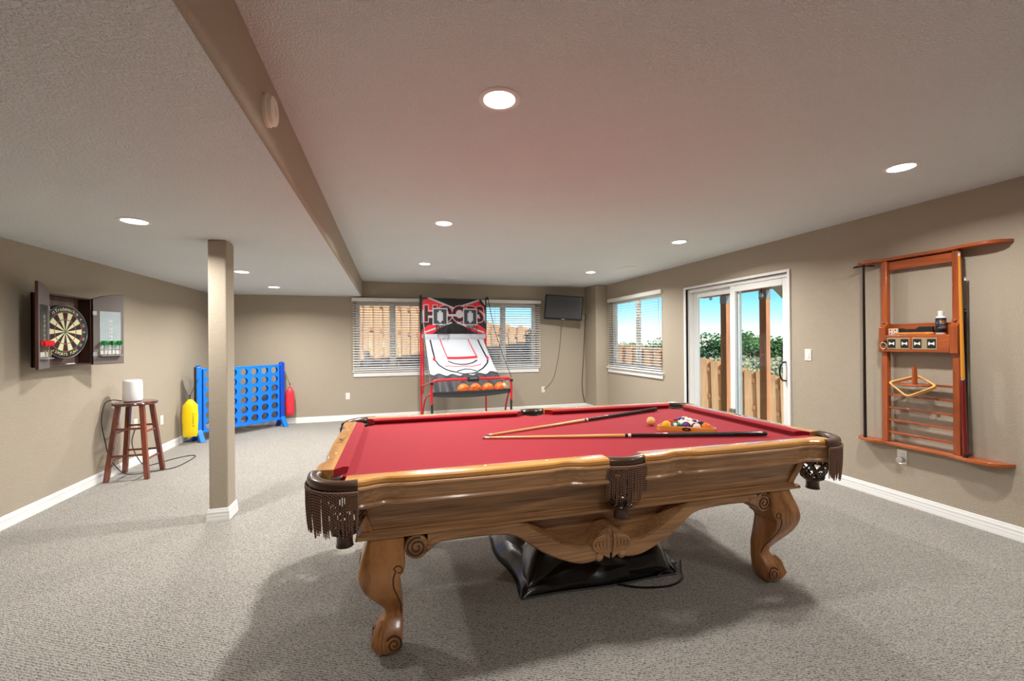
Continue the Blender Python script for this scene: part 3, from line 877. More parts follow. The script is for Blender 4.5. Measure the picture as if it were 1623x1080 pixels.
# triangle rack: base edge faces the camera
tri_c = Vector((1.80, 2.325, ZB)); tri_rot = -0.62
tri = thing('triangle_rack', 'honey coloured wooden triangle around the balls on the table', 'ball rack', tri_c, (0, 0, tri_rot))
s_ = .308; hgt = s_ * sqrt(3) / 2
V3 = [Vector((-s_ / 2, -hgt / 3, 0)), Vector((s_ / 2, -hgt / 3, 0)), Vector((0, 2 * hgt / 3, 0))]
def round_tri(k, rr, z):
    out = []
    c = Vector((0, 0, 0))
    for i in range(3):
        v = V3[i] * k
        p, q = V3[i - 1] * k, V3[(i + 1) % 3] * k
        a = (p - v).normalized(); b = (q - v).normalized()
        for t in range(6):
            w = t / 5
            out.append(v + a * rr * (1 - w) ** 2 + b * rr * w ** 2 + Vector((0, 0, z)))
    return out
M_RACKW = wood('rack_honey_wood', srgb(196, 120, 46), srgb(226, 150, 66), 'X', .25, 12, 8, .5)
ro = 1.22; ri = 1.13
mb = MB()
mb.loft([round_tri(ro, .05, 0.0), round_tri(ro, .05, .030), round_tri(ro - .02, .05, .033), round_tri(ri + .02, .045, .033), round_tri(ri, .045, .030), round_tri(ri, .045, 0.0)], closed_path=True)
mb.build('frame', M_RACKW, tri, smooth=35)
MB().prism([(.026 * cos(a), .018 + .011 * sin(a)) for a in [2 * pi * k / 20 for k in range(20)]], 'Y', -hgt / 3 * ro - .0015, -hgt / 3 * ro + .004).build('maker_badge', plain('dark_badge', srgb(48, 34, 24), .4), tri, smooth=30)
MB().prism([(.010 * cos(a), .018 + .006 * sin(a)) for a in [2 * pi * k / 12 for k in range(12)]], 'Y', -hgt / 3 * ro - .0022, -hgt / 3 * ro).build('badge_emblem', plain('brass_badge', srgb(170, 130, 60), .35, .7), tri, smooth=30)
order = [10, 2, 14, 7, 11, 12, 3, 9, 13, 8, 1, 6, 4, 15, 5]
Rt = Matrix.Rotation(tri_rot, 3, 'Z')
k = 0
rows = ['apex', 'second row', 'third row', 'fourth row', 'front row']
places = {1: ['only'], 2: ['left', 'right'], 3: ['left', 'middle', 'right'], 4: ['first', 'second', 'third', 'fourth'], 5: ['left corner', 'second', 'middle', 'fourth', 'right corner']}
for r_i in range(5):
    for c_i in range(r_i + 1):
        n = order[k]; k += 1
        p = Vector(((c_i - r_i / 2) * 2 * R_B, 2 * hgt / 3 * 1.13 - .0655 - r_i * R_B * 2 * sqrt(3) / 2, 0))
        p = Rt @ p
        o = MB().sphere((0, 0, 0), R_B, 24, 14).build('billiard_ball', ball_mat(n), None, smooth=80, loc=(tri_c.x + p.x, tri_c.y + p.y, ZB + R_B), rot=(random.uniform(1.0, 1.9) if n > 8 else random.uniform(-.6, .6), random.uniform(-.5, .5), random.uniform(-1, 1)))
        cn = CNAME[n if n <= 8 else n - 8]
        tag(o, ('%s striped' % cn if n > 8 else 'solid %s' % cn) + ' billiard ball in the rack, %s of the %s' % (places[r_i + 1][c_i], rows[r_i]), 'ball', 'racked billiard balls')

# folded black vinyl cover on the carpet under the table
M_VINYLB = plain('black_vinyl', srgb(16, 16, 17), 0.28, bump=.22, bscale=22, bdist=.01, spec=.6, coat=.2)
cov = thing('table_cover', 'folded glossy black vinyl table cover on the carpet under the pool table', 'cover', (1.13, 2.42, 0))
Q = [Vector((.66, 2.15, 0)), Vector((1.585, 2.105, 0)), Vector((1.70, 2.50, 0)), Vector((.63, 2.92, 0))]
O_ = Vector((1.13, 2.42, 0))
def sheet(z0, z1, inset, seed, amp):
    rnd = random.Random(seed); ph = [rnd.uniform(0, 6) for _ in range(8)]
    def fn(u, v):
        uu, vv = lerp(inset, 1 - inset, u), lerp(inset, 1 - inset, v)
        p = (Q[0] * (1 - uu) + Q[1] * uu) * (1 - vv) + (Q[3] * (1 - uu) + Q[2] * uu) * vv - O_
        e = min(u, 1 - u) * 2; g = min(v, 1 - v) * 2
        dome = (1 - (1 - min(1, e * 4.0)) ** 2) * (1 - (1 - min(1, g * 3.6)) ** 2)
        fold = amp * (abs(sin(3.1 * u + 2.2 * v + ph[0])) * .8 + .6 * abs(sin(7.5 * u - 4.0 * v + ph[1])) + .35 * abs(sin(9 * v + 11 * u + ph[2])))
        wob = .02 * sin(7 * u + ph[3]) * (1 if v < .08 or v > .92 else 0)
        return p + Vector((.015 * sin(9 * v + ph[4]), .02 * sin(5 * u + ph[5]) + wob, z0 + (z1 - z0 + fold) * dome))
    return fn
g = MB(); g.grid(sheet(.004, .075, 0.0, 2, .030), 50, 36); g.build('lower_fold', M_VINYLB, cov, smooth=24, solid=.003)
g = MB(); g.grid(sheet(.045, .110, 0.05, 5, .050), 60, 44); g.build('upper_fold', M_VINYLB, cov, smooth=24, solid=.003)
# seams and hem
f_up = sheet(.045, .110, .05, 5, .050)
MB().tube([f_up(lerp(.22, .36, k / 14), lerp(.85, .05, k / 14)) + Vector((0, 0, .004)) for k in range(15)], .003, 6).build('seam', M_VINYLB, cov)
f_lo = sheet(.004, .075, 0, 2, .030)
MB().tube([f_lo(k / 20, 0.0) + Vector((0, -.004, .004)) for k in range(21)], .0045, 6).build('hem', plain('grey_hem', srgb(88, 86, 84), .45), cov)
# a loop of the hem lying on the carpet
MB().tube(spline([Vector((1.18, 2.125, .012)) - O_, Vector((1.30, 2.06, .006)) - O_, Vector((1.46, 2.03, .006)) - O_, Vector((1.575, 2.07, .008)) - O_, Vector((1.62, 2.14, .012)) - O_, Vector((1.66, 2.20, .03)) - O_], 5), .006, 6).build('hem_loop', M_VINYLB, cov)
g = MB()
def flap(u, v):
    p = Vector((lerp(1.44, 1.64, u), lerp(2.10, 2.32, v) + .10 * u, .018 + .03 * sin(pi * u) * (1 - v) + .02 * v)) - O_
    return p
g.grid(flap, 10, 8); g.build('flap', M_VINYLB, cov, smooth=60, solid=.003)

# ------------------------------------------------------------------ recessed lights, vents, sensor
M_LENS = plain('lamp_lens', (1, 1, 1, 1), .4, emit=(1.0, .97, .92, 1), estr=14.0)
M_LTRIM = plain('lamp_trim_white', srgb(240, 240, 238), .4)
def can_light(x, y, z, label, w=1.0):
    t = thing('recessed_light', label, 'ceiling light', (x, y, z), group='round recessed ceiling lights')
    MB().lathe([(.066, -.002), (.070, -.006), (.086, -.006), (.092, -.003), (.092, .004), (.066, .004)], 32).build('trim_ring', M_LTRIM, t, smooth=40)
    MB().lathe([(.001, -.0035), (.067, -.0035), (.067, .003), (.001, .003)], 32).build('lens', M_LENS, t, smooth=40)
    ld = bpy.data.lights.new('lamp', 'AREA'); ld.shape = 'DISK'; ld.size = .13; ld.spread = radians(155); ld.energy = LAMP_W * w; ld.color = (1.0, .975, .94)
    lo = bpy.data.objects.new('lamp', ld); COL.objects.link(lo); lo.parent = t; lo.location = (0, 0, -.008)
for x, y, lb in ((.467, 1.82, 'round recessed ceiling light above the near half of the pool table'), (3.05, 1.90, 'recessed ceiling light nearest the wall cue rack'),
                 (.47, 3.86, 'recessed light just beyond the pool table left half, second in its row'), (3.01, 3.97, 'recessed light in front of the sliding door'),
                 (.46, 5.93, 'recessed light above the basketball game end of the room'), (3.0, 6.08, 'recessed light nearest the television'),
                 (.467, -.25, 'unseen recessed ceiling light behind the viewer on the left row'), (3.05, -.2, 'unseen recessed ceiling light behind the viewer on the right row')):  # unseen rear pair continuing the rows, there to add ambient light
    can_light(x, y, H, lb, .45 if y < 0 else .75 if y < 2.5 else (1.65 if x < 1 else 1.2) if y < 5 else 1.5)
for y, lb in ((3.31, 'recessed light in the lowered ceiling left of the post'), (5.38, 'recessed light in the lowered ceiling seen just right of the post'), (6.76, 'recessed light in the lowered ceiling nearest the back wall')):
    can_light(-1.57, y, H2, lb, .5 if y < 2 else .8 if y < 4 else 1.05)

def vent(x, y, rz, label):
    t = thing('ceiling_vent', label, 'air vent', (x, y, H), (0, 0, rz), 'ceiling air registers')
    mb = MB()
    mb.box(-.17, .17, -.075, -.05, -.008, .004); mb.box(-.17, .17, .05, .075, -.008, .004); mb.box(-.17, -.14, -.05, .05, -.008, .004); mb.box(.14, .17, -.05, .05, -.008, .004); mb.box(-.012, .012, -.05, .05, -.008, .004)
    mb.build('vent_frame', M_WHITE, t, bevel=.003)
    MB().box(-.14, .14, -.05, .05, -.001, .003).build('duct', plain('dark_duct', srgb(70, 70, 70), .8), t, smooth=0)
    first = None
    for k in range(7):
        y0 = -.042 + k * .014
        if first is None: first = MB().box(-.14, .14, -.005, .005, -.0006, .0006).build('louver', M_WHITE, t, smooth=0, loc=(0, y0, -.004), rot=(.6, 0, 0))
        else: share(first, 'louver', t, (0, y0, -.004), (.6, 0, 0))
vent(1.04, 7.33, 0.0, 'white ceiling air register above the basketball game')
vent(3.35, 5.62, pi / 2, 'white ceiling air register near the right wall window')
t = thing('wall_sensor', 'round off-white sensor on the taupe ceiling drop', 'sensor', (XM, 1.85, 2.245), (0, pi / 2, 0))
MB().lathe([(.060, 0), (.060, .012), (.056, .014), (.054, .03), (.044, .036), (.001, .037)], 32).build('sensor_body', plain('offwhite_plastic', srgb(244, 234, 218), .45), t, smooth=40)
MB().lathe([(.02, .036), (.02, .0385), (.001, .0385)], 20).build('sensor_grille', M_PLATE, t, smooth=40)

# ------------------------------------------------------------------ outlets and switch
M_SLOT = plain('slot_black', srgb(30, 28, 26), .6)
def plate(name, label, cat, loc, rz, kind):
    """local: plate faces -y"""
    t = thing(name, label, cat, loc, (0, 0, rz), 'wall plates')
    MB().box(-.035, .035, -.006, 0, -.058, .058).build('cover_plate', M_PLATE, t, bevel=.003)
    if kind == 'switch':
        MB().box(-.016, .016, -.009, -.004, -.033, .033).build('rocker', M_WHITE, t, bevel=.002)
    else:
        for sz in (-1, 1):
            r = MB(); r.prism([(.0165 * cos(a), sz * .0195 + .0145 * sin(a)) for a in [2 * pi * k / 20 for k in range(20)]], 'Y', -.0085, -.004); so = r.build('socket', M_WHITE, t, smooth=30)
            q = MB(); q.box(-.0075, -.0055, -.0092, -.008, sz * .0195 - .002, sz * .0195 + .007); q.box(.0055, .0075, -.0092, -.008, sz * .0195 - .002, sz * .0195 + .006); q.lathe([(.0025, 0), (.0025, .0009)], 8, (0, 0, 0), Matrix.Translation((0, -.0083, sz * .0195 - .008)) @ Matrix.Rotation(pi / 2, 4, 'X'))
            q.build('slots', M_SLOT, so, smooth=0)
    return t
plate('light_switch', 'white rocker light switch right of the sliding door', 'switch', (XR, 3.31, 1.19), pi / 2 * -1 + 0, 'switch')
o1 = plate('wall_outlet', 'white wall outlet under the cue rack', 'outlet', (XR, 2.50, .388), -pi / 2, 'outlet')
plate('wall_outlet', 'white wall outlet below the left window', 'outlet', (-.705, YB, .42), 0, 'outlet')
plate('wall_outlet', 'white wall outlet below the television with a cord', 'outlet', (2.865, YB, .40), 0, 'outlet')
plate('wall_outlet', 'white wall outlet behind the stool legs', 'outlet', (XL, 5.75, .455), pi / 2, 'outlet')
plate('wall_outlet', 'white wall outlet between the stool and the yellow bag', 'outlet', (XL, 6.32, .40), pi / 2, 'outlet')
t = thing('night_light', 'small round plug-in night light in the outlet under the cue rack', 'night light', (XR - .008, 2.50, .362), (0, -pi / 2, 0))
MB().lathe([(.020, 0), (.024, .008), (.026, .025), (.022, .034), (.001, .036)], 20).build('housing', plain('grey_clear_plastic', srgb(170, 164, 154), .25), t, smooth=45)
MB().sphere((0, 0, .018), .012, 12, 8, M=Matrix.Translation((-.018, 0, 0))).build('glow_lens', plain('night_light_glow', (1, 1, 1, 1), .4, emit=(1, .97, .9, 1), estr=3.0), t)

# ------------------------------------------------------------------ stool, speaker, cord
M_CHERRY = wood('cherry_wood', srgb(58, 20, 14), srgb(140, 62, 34), 'Z', .22, 10, 9, .7)
M_CHERRY_X = wood('cherry_wood_flat', srgb(52, 18, 14), srgb(110, 46, 28), 'X', .18, 10, 9, .8)
SX, SY = -2.51, 5.285
st = thing('bar_stool', 'dark cherry wooden bar stool against the left wall', 'stool', (SX, SY, 0), (0, 0, 0.03))
MB().lathe([(.001, .728), (.165, .728), (.178, .733), (.184, .745), (.180, .757), (.165, .763), (.001, .760)], 40).build('seat', M_CHERRY_X, st, smooth=40)
def legc(sx, sy, z): k = lerp(.166, .098, z / .728); return Vector((sx * k, sy * k, z))
for sx in (-1, 1):
    for sy in (-1, 1):
        a, b = legc(sx, sy, 0), legc(sx, sy, .73)
        mb = MB(); w = .020
        mb.loft([[p + Vector((dx * w, dy * w, 0)) for dx, dy in ((-1, -1), (1, -1), (1, 1), (-1, 1))] for p in (a, b)])
        mb.build('leg', M_CHERRY, st, smooth=0, bevel=.004)
for z0, z1 in ((.24, .19), (.50, .46)):
    for sy in (-1, 1): MB().tube([legc(-1, sy, z0), legc(1, sy, z0)], .011, 10).build('rung', M_CHERRY, st)
    for sx in (-1, 1): MB().tube([legc(sx, -1, z1), legc(sx, 1, z1)], .011, 10).build('rung', M_CHERRY, st)
sp = thing('smart_speaker', 'white rounded cylinder speaker standing on the bar stool', 'speaker', (-2.525, 5.27, .763))
M_SPK = plain('white_speaker_fabric', srgb(236, 236, 236), .6, bump=.05, bscale=400)
MB().lathe([(.062, .004), (.076, .010), (.080, .03), (.078, .195), (.074, .212), (.064, .219), (.001, .220)], 40).build('speaker_body', M_SPK, sp, smooth=50)
MB().lathe([(.060, 0), (.070, .003), (.070, .008), (.060, .010)], 32).build('speaker_foot', plain('grey_foot', srgb(120, 116, 112), .5), sp, smooth=40)
M_CABLE = plain('black_cable', srgb(26, 26, 26), .5)
cab = MB().tube(spline([(-2.60, 5.24, .775), (-2.66, 5.20, .79), (-2.70, 5.16, .76), (-2.712, 5.13, .60), (-2.69, 5.14, .40), (-2.66, 5.16, .22), (-2.56, 5.20, .05), (-2.46, 5.36, .006), (-2.33, 5.42, .006), (-2.25, 5.50, .006), (-2.225, 5.72, .006), (-2.24, 5.97, .006), (-2.33, 6.01, .006), (-2.44, 5.90, .006), (-2.52, 5.74, .006), (-2.60, 5.62, .03), (-2.70, 5.62, .25), (-2.726, 5.74, .42)], 6), .0045, 6).build('power_cord', M_CABLE, None, smooth=60)
tag(cab, 'thin black power cord looping from the speaker onto the carpet', 'cord')

# ------------------------------------------------------------------ dart cabinet
M_DARKW = wood('espresso_wood', srgb(44, 24, 20), srgb(76, 46, 36), 'Z', .4, 10, 10, .2)
M_FELT = plain('grey_brown_door_lining', srgb(112, 102, 98), .6, var=.06, vscale=60)
M_STEEL = plain('brushed_steel', srgb(190, 190, 190), .3, .9)
DY0, DY1, DZ0, DZ1, DXB = 4.31, 4.84, 1.165, 1.765, .105
dc = thing('dart_cabinet', 'open dark wooden dartboard cabinet on the left wall', 'dart cabinet', (XL, (DY0 + DY1) / 2, DZ0))
HW = (DY1 - DY0) / 2; HH = DZ1 - DZ0
mb = MB(); mb.box(.001, .012, -HW, HW, 0, HH); mb.build('back_panel', wood('walnut_back', srgb(84, 62, 54), srgb(118, 96, 86), 'Z', .5, 10, 10, .1), dc, smooth=0)
mb = MB(); mb.box(.001, DXB, -HW, -HW + .014, 0, HH); mb.box(.001, DXB, HW - .014, HW, 0, HH); mb.box(.001, DXB, -HW + .014, HW - .014, 0, .014); mb.box(.001, DXB, -HW + .014, HW - .014, HH - .014, HH)
mb.build('case', M_DARKW, dc, bevel=.002)
MB().box(.085, .10, -.04, .06, .014, .022).build('chalk_holder', plain('white_enamel', srgb(235, 232, 228), .4), dc, bevel=.002)
for yy in (-.01, .012): MB().lathe([(.004, 0), (.004, .006)], 8, (.10, yy, HH + .0)).build('magnet_catch', M_STEEL, dc)
def dart_door(hy, ang, sgn, mirror):
    """door hinged at y=hy on the front edge; local +x runs from the hinge to the free edge, inside face at +-y"""
    d = bpy.data.objects.new('door', None)
    W = .272 if sgn > 0 else .268
    poly = [(0, -.005), (W, -.005), (W, HH + .062)] + [(W * (1 - k / 8), HH + .062 * (1 - (k / 8) ** 2)) for k in range(1, 9)]
    M = Matrix.Translation((DXB + .004, hy, 0)) @ Matrix.Rotation(ang, 4, 'Z')
    mb = MB(); mb.prism(poly, 'Y', -.009, .009, M)
    door = mb.build('door', M_DARKW, dc, smooth=0, bevel=.002)
    ins = 1 if mirror else -1      # side of the inside face
    def on(x, z, off=.0): return M @ Vector((x, ins * (.0092 + off), z))
    def patch(name, x0, x1, z0, z1, m, off=.001, par=None):
        mb = MB(); mb.box(x0, x1, ins * .0088 if ins > 0 else ins * (.0092 + off), ins * (.0092 + off) if ins > 0 else ins * .0088, z0, z1, M)
        return mb.build(name, m, par or door, smooth=0)
    mb = MB(); mb.prism([(x * .985 + .002, z * .985 + .004) for x, z in poly], 'Y', ins * .0088, ins * .0098, M); mb.build('door_lining', M_FELT, door, smooth=0)
    return door, M, on, patch, ins
# right door lies open towards the wall, left door swings towards the viewer
dr, Mr, onr, patr, insr = dart_door(HW, radians(66), 1, False)
dl, Ml, onl, patl, insl = dart_door(-HW, radians(-71), -1, True)
M_SB = plain('silver_score_plate', srgb(196, 204, 208), .25, .55, var=.12, vscale=9)
M_SBL = plain('dark_score_plate', srgb(52, 50, 48), .3, .3, var=.5, vscale=14)
for (door, M, on, patch, ins, W, ms) in ((dr, Mr, onr, patr, insr, .272, M_SB), (dl, Ml, onl, patl, insl, .268, M_SBL)):
    sb = patch('score_plate', .055, W - .03, .13, .49, ms, .0025)
    txt = ['20', '19', '18', '17', '16', '15', 'B']
    for k, tx in enumerate(txt):
        c = on((.055 + W - .03) / 2, .40 - k * .036, .004)
        xax = (M.to_3x3() @ Vector((1, 0, 0))) * (1 if ins < 0 else -1)
        nz_ = M.to_3x3() @ Vector((0, ins, 0))
        if xax.cross(Vector((0, 0, 1))).dot(nz_) < 0: xax = -xax
        R = Matrix((xax, Vector((0, 0, 1)), nz_)).transposed().to_4x4(); R.translation = c
        text_mb(tx, .034, R).build('score_number', plain('white_print', srgb(245, 245, 245), .5), sb, smooth=0, recalc=False)
    patch('dart_strip', .06, W - .035, .088, .125, plain('pale_strip', srgb(214, 212, 208), .4), .003)
    mb = MB(); mb.box(.045, W - .03, ins * .009 if ins > 0 else ins * .045, ins * .045 if ins > 0 else ins * .009, .072, .080, M); mb.build('dart_holder', plain('grey_holder', srgb(150, 146, 142), .4), door, smooth=0)
    for zz in (.09, .47):
        mb = MB(); mb.box(-.004, .03, ins * .0095 if ins > 0 else ins * .013, ins * .013 if ins > 0 else ins * .0095, zz - .018, zz + .018, M); mb.build('hinge', M_STEEL, door, bevel=.001)
# darts: each a thing
def dart(p, col, nm, label, grp):
    t = thing('dart', label, 'dart', p, (0, 0, random.uniform(0, 1)), grp)
    MB().lathe([(.0008, -.052), (.0022, -.045), (.0022, -.02)], 8).build('point', M_STEEL, t)
    MB().lathe([(.0032, -.02), (.0038, -.015), (.0038, .02), (.003, .024)], 10).build('barrel', plain('brass_barrel', srgb(196, 176, 130), .3, .8), t)
    MB().lathe([(.0022, .024), (.0022, .062)], 8).build('shaft', plain('dart_shaft_' + nm, srgb(*[int(c * .5) for c in col]), .4), t)
    f = MB()
    for k in range(2):
        a = k * pi / 2
        pl = [(.0, .05), (.020, .064), (.024, .078), (.020, .094), (0, .098), (-.020, .094), (-.024, .078), (-.020, .064)]
        M = Matrix.Rotation(a, 4, 'Z')
        f.prism(pl, 'Y', -.0015, .0015, M)
    f.build('flight', plain('dart_flight_' + nm, srgb(*col), .45), t, smooth=0)
dcl = Vector((XL, (DY0 + DY1) / 2, DZ0))
for k, nmx in enumerate(('left', 'middle', 'right')):
    dart(dcl + onr(.075 + .068 * k, .118, .024), (20, 150, 50), 'green', '%s of the three green darts on the right cabinet door' % nmx, 'green darts')
    dart(dcl + onl(.075 + .068 * (2 - k), .118, .024), (232, 30, 34), 'red', '%s of the three red darts on the left cabinet door' % ('nearest', 'middle', 'innermost')[k], 'red darts')
# dartboard: segments are real wedges
db = thing('dartboard', 'round dartboard with cream and black wedges inside the open cabinet', 'dartboard', (XL + .045, (DY0 + DY1) / 2 - .022, DZ0 + HH * .485), (pi / 2, 0, pi / 2 - .13))
# local: x to the right as seen, y up, z towards the room
R0 = .2255
MB().lathe([(.001, 0), (R0, 0), (R0, .034), (R0 - .004, .037), (.001, .037)], 64).build('number_ring', plain('black_bristle', srgb(24, 24, 24), .7, bump=.1, bscale=300), db, smooth=40)
mb = MB(); mb.tube([(( R0 - .003) * cos(2 * pi * k / 64), (R0 - .003) * sin(2 * pi * k / 64), .038) for k in range(64)], .0022, 6, closed=True); mb.build('number_wire', M_STEEL, db, smooth=60)
MC = plain('cream_sisal', srgb(226, 216, 176), .8, var=.08, vscale=90); MK = plain('black_sisal', srgb(30, 24, 22), .8); MRd = plain('red_sisal', srgb(176, 40, 44), .7); MG = plain('green_sisal', srgb(40, 140, 70), .7)
def ringseg(r0, r1, a0, a1, z, n=4):
    v = []
    for k in range(n + 1):
        a = lerp(a0, a1, k / n); v.append((r0 * cos(a), r0 * sin(a), z))
    for k in range(n + 1):
        a = lerp(a1, a0, k / n); v.append((r1 * cos(a), r1 * sin(a), z))
    return v
for k in range(20):
    a0 = pi / 2 - (k + .5) * pi / 10; a1 = a0 + pi / 10
    dk = k % 2 == 0
    for nm, r0, r1, m in (('single_wedge', .016, .099, MK if dk else MC), ('treble_bed', .099, .107, MRd if dk else MG), ('outer_wedge', .107, .162, MK if dk else MC), ('double_bed', .162, .170, MRd if dk else MG)):
        vs = ringseg(r0, r1, a0 + .004, a1 - .004, .0378); n = len(vs)
        mb = MB(); mb.add(vs + [(x, y, .036) for x, y, z in vs], [tuple(range(n)), tuple(range(n, 2 * n))[::-1]] + [(i, (i + 1) % n, n + (i + 1) % n, n + i) for i in range(n)])
        mb.build(nm, m, db, smooth=0)
MB().lathe([(.001, .036), (.016, .036), (.016, .0378), (.001, .0378)], 20).build('outer_bull', MG, db); MB().lathe([(.001, .0365), (.007, .0365), (.007, .0384), (.001, .0384)], 16).build('bullseye', MRd, db)
MNUM = plain('pale_wire_numbers', srgb(226, 220, 200), .5)
for k, tx in enumerate('20 1 18 4 13 6 10 15 2 17 3 19 7 16 8 11 14 9 12 5'.split()):
    if k in (0, 1, 19, 9, 10, 11): continue
    a = pi / 2 - k * pi / 10
    Mx = Matrix.Translation((.190 * cos(a), .190 * sin(a), .0378)) @ Matrix.Rotation(a - pi / 2, 4, 'Z')
    text_mb(tx, .030, Mx).build('number', MNUM, db, smooth=0, recalc=False)
def arc_text(word, size, r, mid, step, flip, nm):
    mb = MB()
    for i, chx in enumerate(word):
        off = (i - (len(word) - 1) / 2) * step
        a = mid - off if not flip else mid + off
        Mx = Matrix.Translation((r * cos(a), r * sin(a), .0378)) @ Matrix.Rotation(a - pi / 2 + (pi if flip else 0), 4, 'Z')
        if chx == ' ': continue
        t_ = text_mb(chx, size, Mx); mb.add(t_.v, t_.f)
    mb.build(nm, plain('cream_lettering', srgb(236, 224, 170), .5), db, smooth=0, recalc=False)
arc_text('Trademark', .040, .192, pi / 2, .115, False, 'lettering')
arc_text('SPORTS FUN', .034, .192, -pi / 2, .11, True, 'lettering')

# ------------------------------------------------------------------ giant four-in-a-row game
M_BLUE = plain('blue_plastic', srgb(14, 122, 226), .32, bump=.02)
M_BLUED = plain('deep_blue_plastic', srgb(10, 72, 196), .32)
PA, PB = Vector((-2.545, 6.85, 0)), Vector((-1.685, 7.72, 0))
dirv = (PB - PA); GL = dirv.length; gang = atan2(dirv.y, dirv.x)
gm = thing('four_in_a_row_game', 'giant blue four-in-a-row game standing across the back corner', 'garden game', (PA + PB) / 2, (0, 0, gang))
BW = GL - .07; cols, rws = 7, 6
px = BW / (cols + .35); z0, z1 = .125, 1.0; pz = (z1 - z0 - .03) / rws
mb = MB()
hr = min(px, pz) * .385
def cell(mb, cx, cz, w, h, y0, y1):
    n = 24
    circ = [(cx + hr * cos(2 * pi * k / n), cz + hr * sin(2 * pi * k / n)) for k in range(n)]
    sq = []
    for k in range(n):
        a = 2 * pi * k / n; c, s = cos(a), sin(a); q = 1 / max(abs(c) / (w / 2), abs(s) / (h / 2)); sq.append((cx + q * c, cz + q * s))
    # corners
    vs = []
    for y in (y0, y1):
        vs += [(x, y, z) for x, z in circ] + [(x, y, z) for x, z in sq]
    f = []
    for k in range(n):
        k2 = (k + 1) % n
        f.append((k, k2, n + k2, n + k)); b = 2 * n
        f.append((b + k, b + n + k, b + n + k2, b + k2)); f.append((k, b + k, b + k2, k2))
    mb.add(vs, f)
    for sx in (-1, 1):
        for sz in (-1, 1):
            cor = (cx + sx * w / 2, cz + sz * h / 2)
            for y in (y0, y1):
                i = [k for k in range(n) if (sq[k][0] - cx) * sx > -1e-9 and (sq[k][1] - cz) * sz > -1e-9]
                i.sort(key=lambda k: atan2(abs(sq[k][1] - cz), abs(sq[k][0] - cx)))
                onx = [k for k in i if abs(abs(sq[k][0] - cx) - w / 2) < 1e-6]; onz = [k for k in i if abs(abs(sq[k][1] - cz) - h / 2) < 1e-6]
                a, b2 = onx[-1], onz[0]
                if a != b2: mb.add([(sq[a][0], y, sq[a][1]), (cor[0], y, cor[1]), (sq[b2][0], y, sq[b2][1])], [(0, 1, 2)])
for half, (ra, rb) in enumerate(((0, 4), (4, 6))):
    mb = MB()
    for yy in ((-.026, -.016), (.016, .026)):
        for c in range(cols):
            for r in range(ra, rb):
                cell(mb, (c - (cols - 1) / 2) * px, z0 + .015 + (r + .5) * pz, px, pz, *yy)
    mb.build('grid_board', M_BLUE, gm, smooth=30, recalc=True)
mb = MB()
for c in range(cols + 1):
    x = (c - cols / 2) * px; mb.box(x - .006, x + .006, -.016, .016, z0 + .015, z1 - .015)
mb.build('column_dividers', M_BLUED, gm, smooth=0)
for zz, nm in ((z0, 'bottom_rail'), (z1 - .016, 'top_edge'),):
    mb = MB(); hwd = BW / 2
    if nm == 'bottom_rail': mb.box(-hwd, hwd, -.028, .028, zz - .012, zz + .016)
    else:
        mb.box(-hwd, hwd, -.028, -.015, zz - .001, zz + .016); mb.box(-hwd, hwd, .015, .028, zz - .001, zz + .016)
    mb.build(nm, M_BLUE, gm, bevel=.003)
for sx in (-1, 1):
    x = sx * (GL / 2 - .01)
    post = MB()
    post.box(x - .035, x + .035, -.032, .032, .10, 1.03)
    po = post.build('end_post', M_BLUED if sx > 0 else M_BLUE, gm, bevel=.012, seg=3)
    for sy in (-1, 1):
        f = MB(); f.prism([(sy * .0, .20), (sy * .055, .13), (sy * .135, 0), (sy * .080, 0), (sy * .03, .075), (0, .10)], 'X', x - .034, x + .034)
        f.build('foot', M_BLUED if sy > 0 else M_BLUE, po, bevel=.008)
    MB().lathe([(.03, 0), (.03, .008), (.02, .014), (.001, .015)], 16, (x, 0, 1.028)).build('post_cap', M_BLUED, po, smooth=40)
    if sx < 0:
        MB().box(x - .0365, x - .034, -.03, .03, .45, 1.02).build('side_recess', plain('dark_recess', srgb(58, 52, 44), .6), po, smooth=0)
def disc_bag(label, col, loc, rz, H_, W_, nm, printed):
    t = thing('disc_bag', label, 'bag', loc, (0, 0, rz), 'hanging disc bags')
    mb = MB()
    rings = []
    for k in range(13):
        q = k / 12; z = lerp(0, H_, q)
        w = W_ / 2 * (1 if q < .84 else lerp(1, .22, (q - .84) / .16)) * (1 - .04 * sin(3 * pi * q)); d = .062 * (1 - .25 * abs(2 * q - 1) ** 2) * (1 if q < .9 else lerp(1, .4, (q - .9) / .1))
        if k == 0: w *= .86; d *= .7
        rings.append([Vector((w * cos(a) * (1 if abs(cos(a)) < .7 else 1), d * sin(a), z + .004 * sin(5 * a))) for a in [2 * pi * j / 24 for j in range(24)]])
    mb.loft(rings)
    b = mb.build('bag_body', plain(nm + '_vinyl', srgb(*col), .35, bump=.3, bscale=7, bdist=.02), t, smooth=60)
    MB().tube([(0, 0, H_ - .01), (0, .004, H_ + .05), ((.085 if printed else -.075), (.06 if printed else -.05), H_ + .26)], .003, 6).build('cord', M_CABLE, t)
    MB().sphere((0, 0, H_ + .05), .011, 10, 8).build('cord_lock', M_CABLE, t)
    if printed:
        R = Matrix.Translation((W_ / 2 * .45, -.058, H_ * .46)) @ Matrix.Rotation(pi / 2, 4, 'X') @ Matrix.Rotation(-pi / 2, 4, 'Z')
        text_mb('Connect 4', .042, R).build('print', plain('dark_print', srgb(90, 80, 20), .6), t, smooth=0, recalc=False)
    return t
ux, uy = dirv.x / GL, dirv.y / GL
disc_bag('yellow bag of discs hanging on the left end of the blue game', (250, 214, 10), PA + Vector((-ux * .115, -uy * .115, .10)) + Vector((.045, -.05, 0)), .25, .50, .175, 'yellow', True)
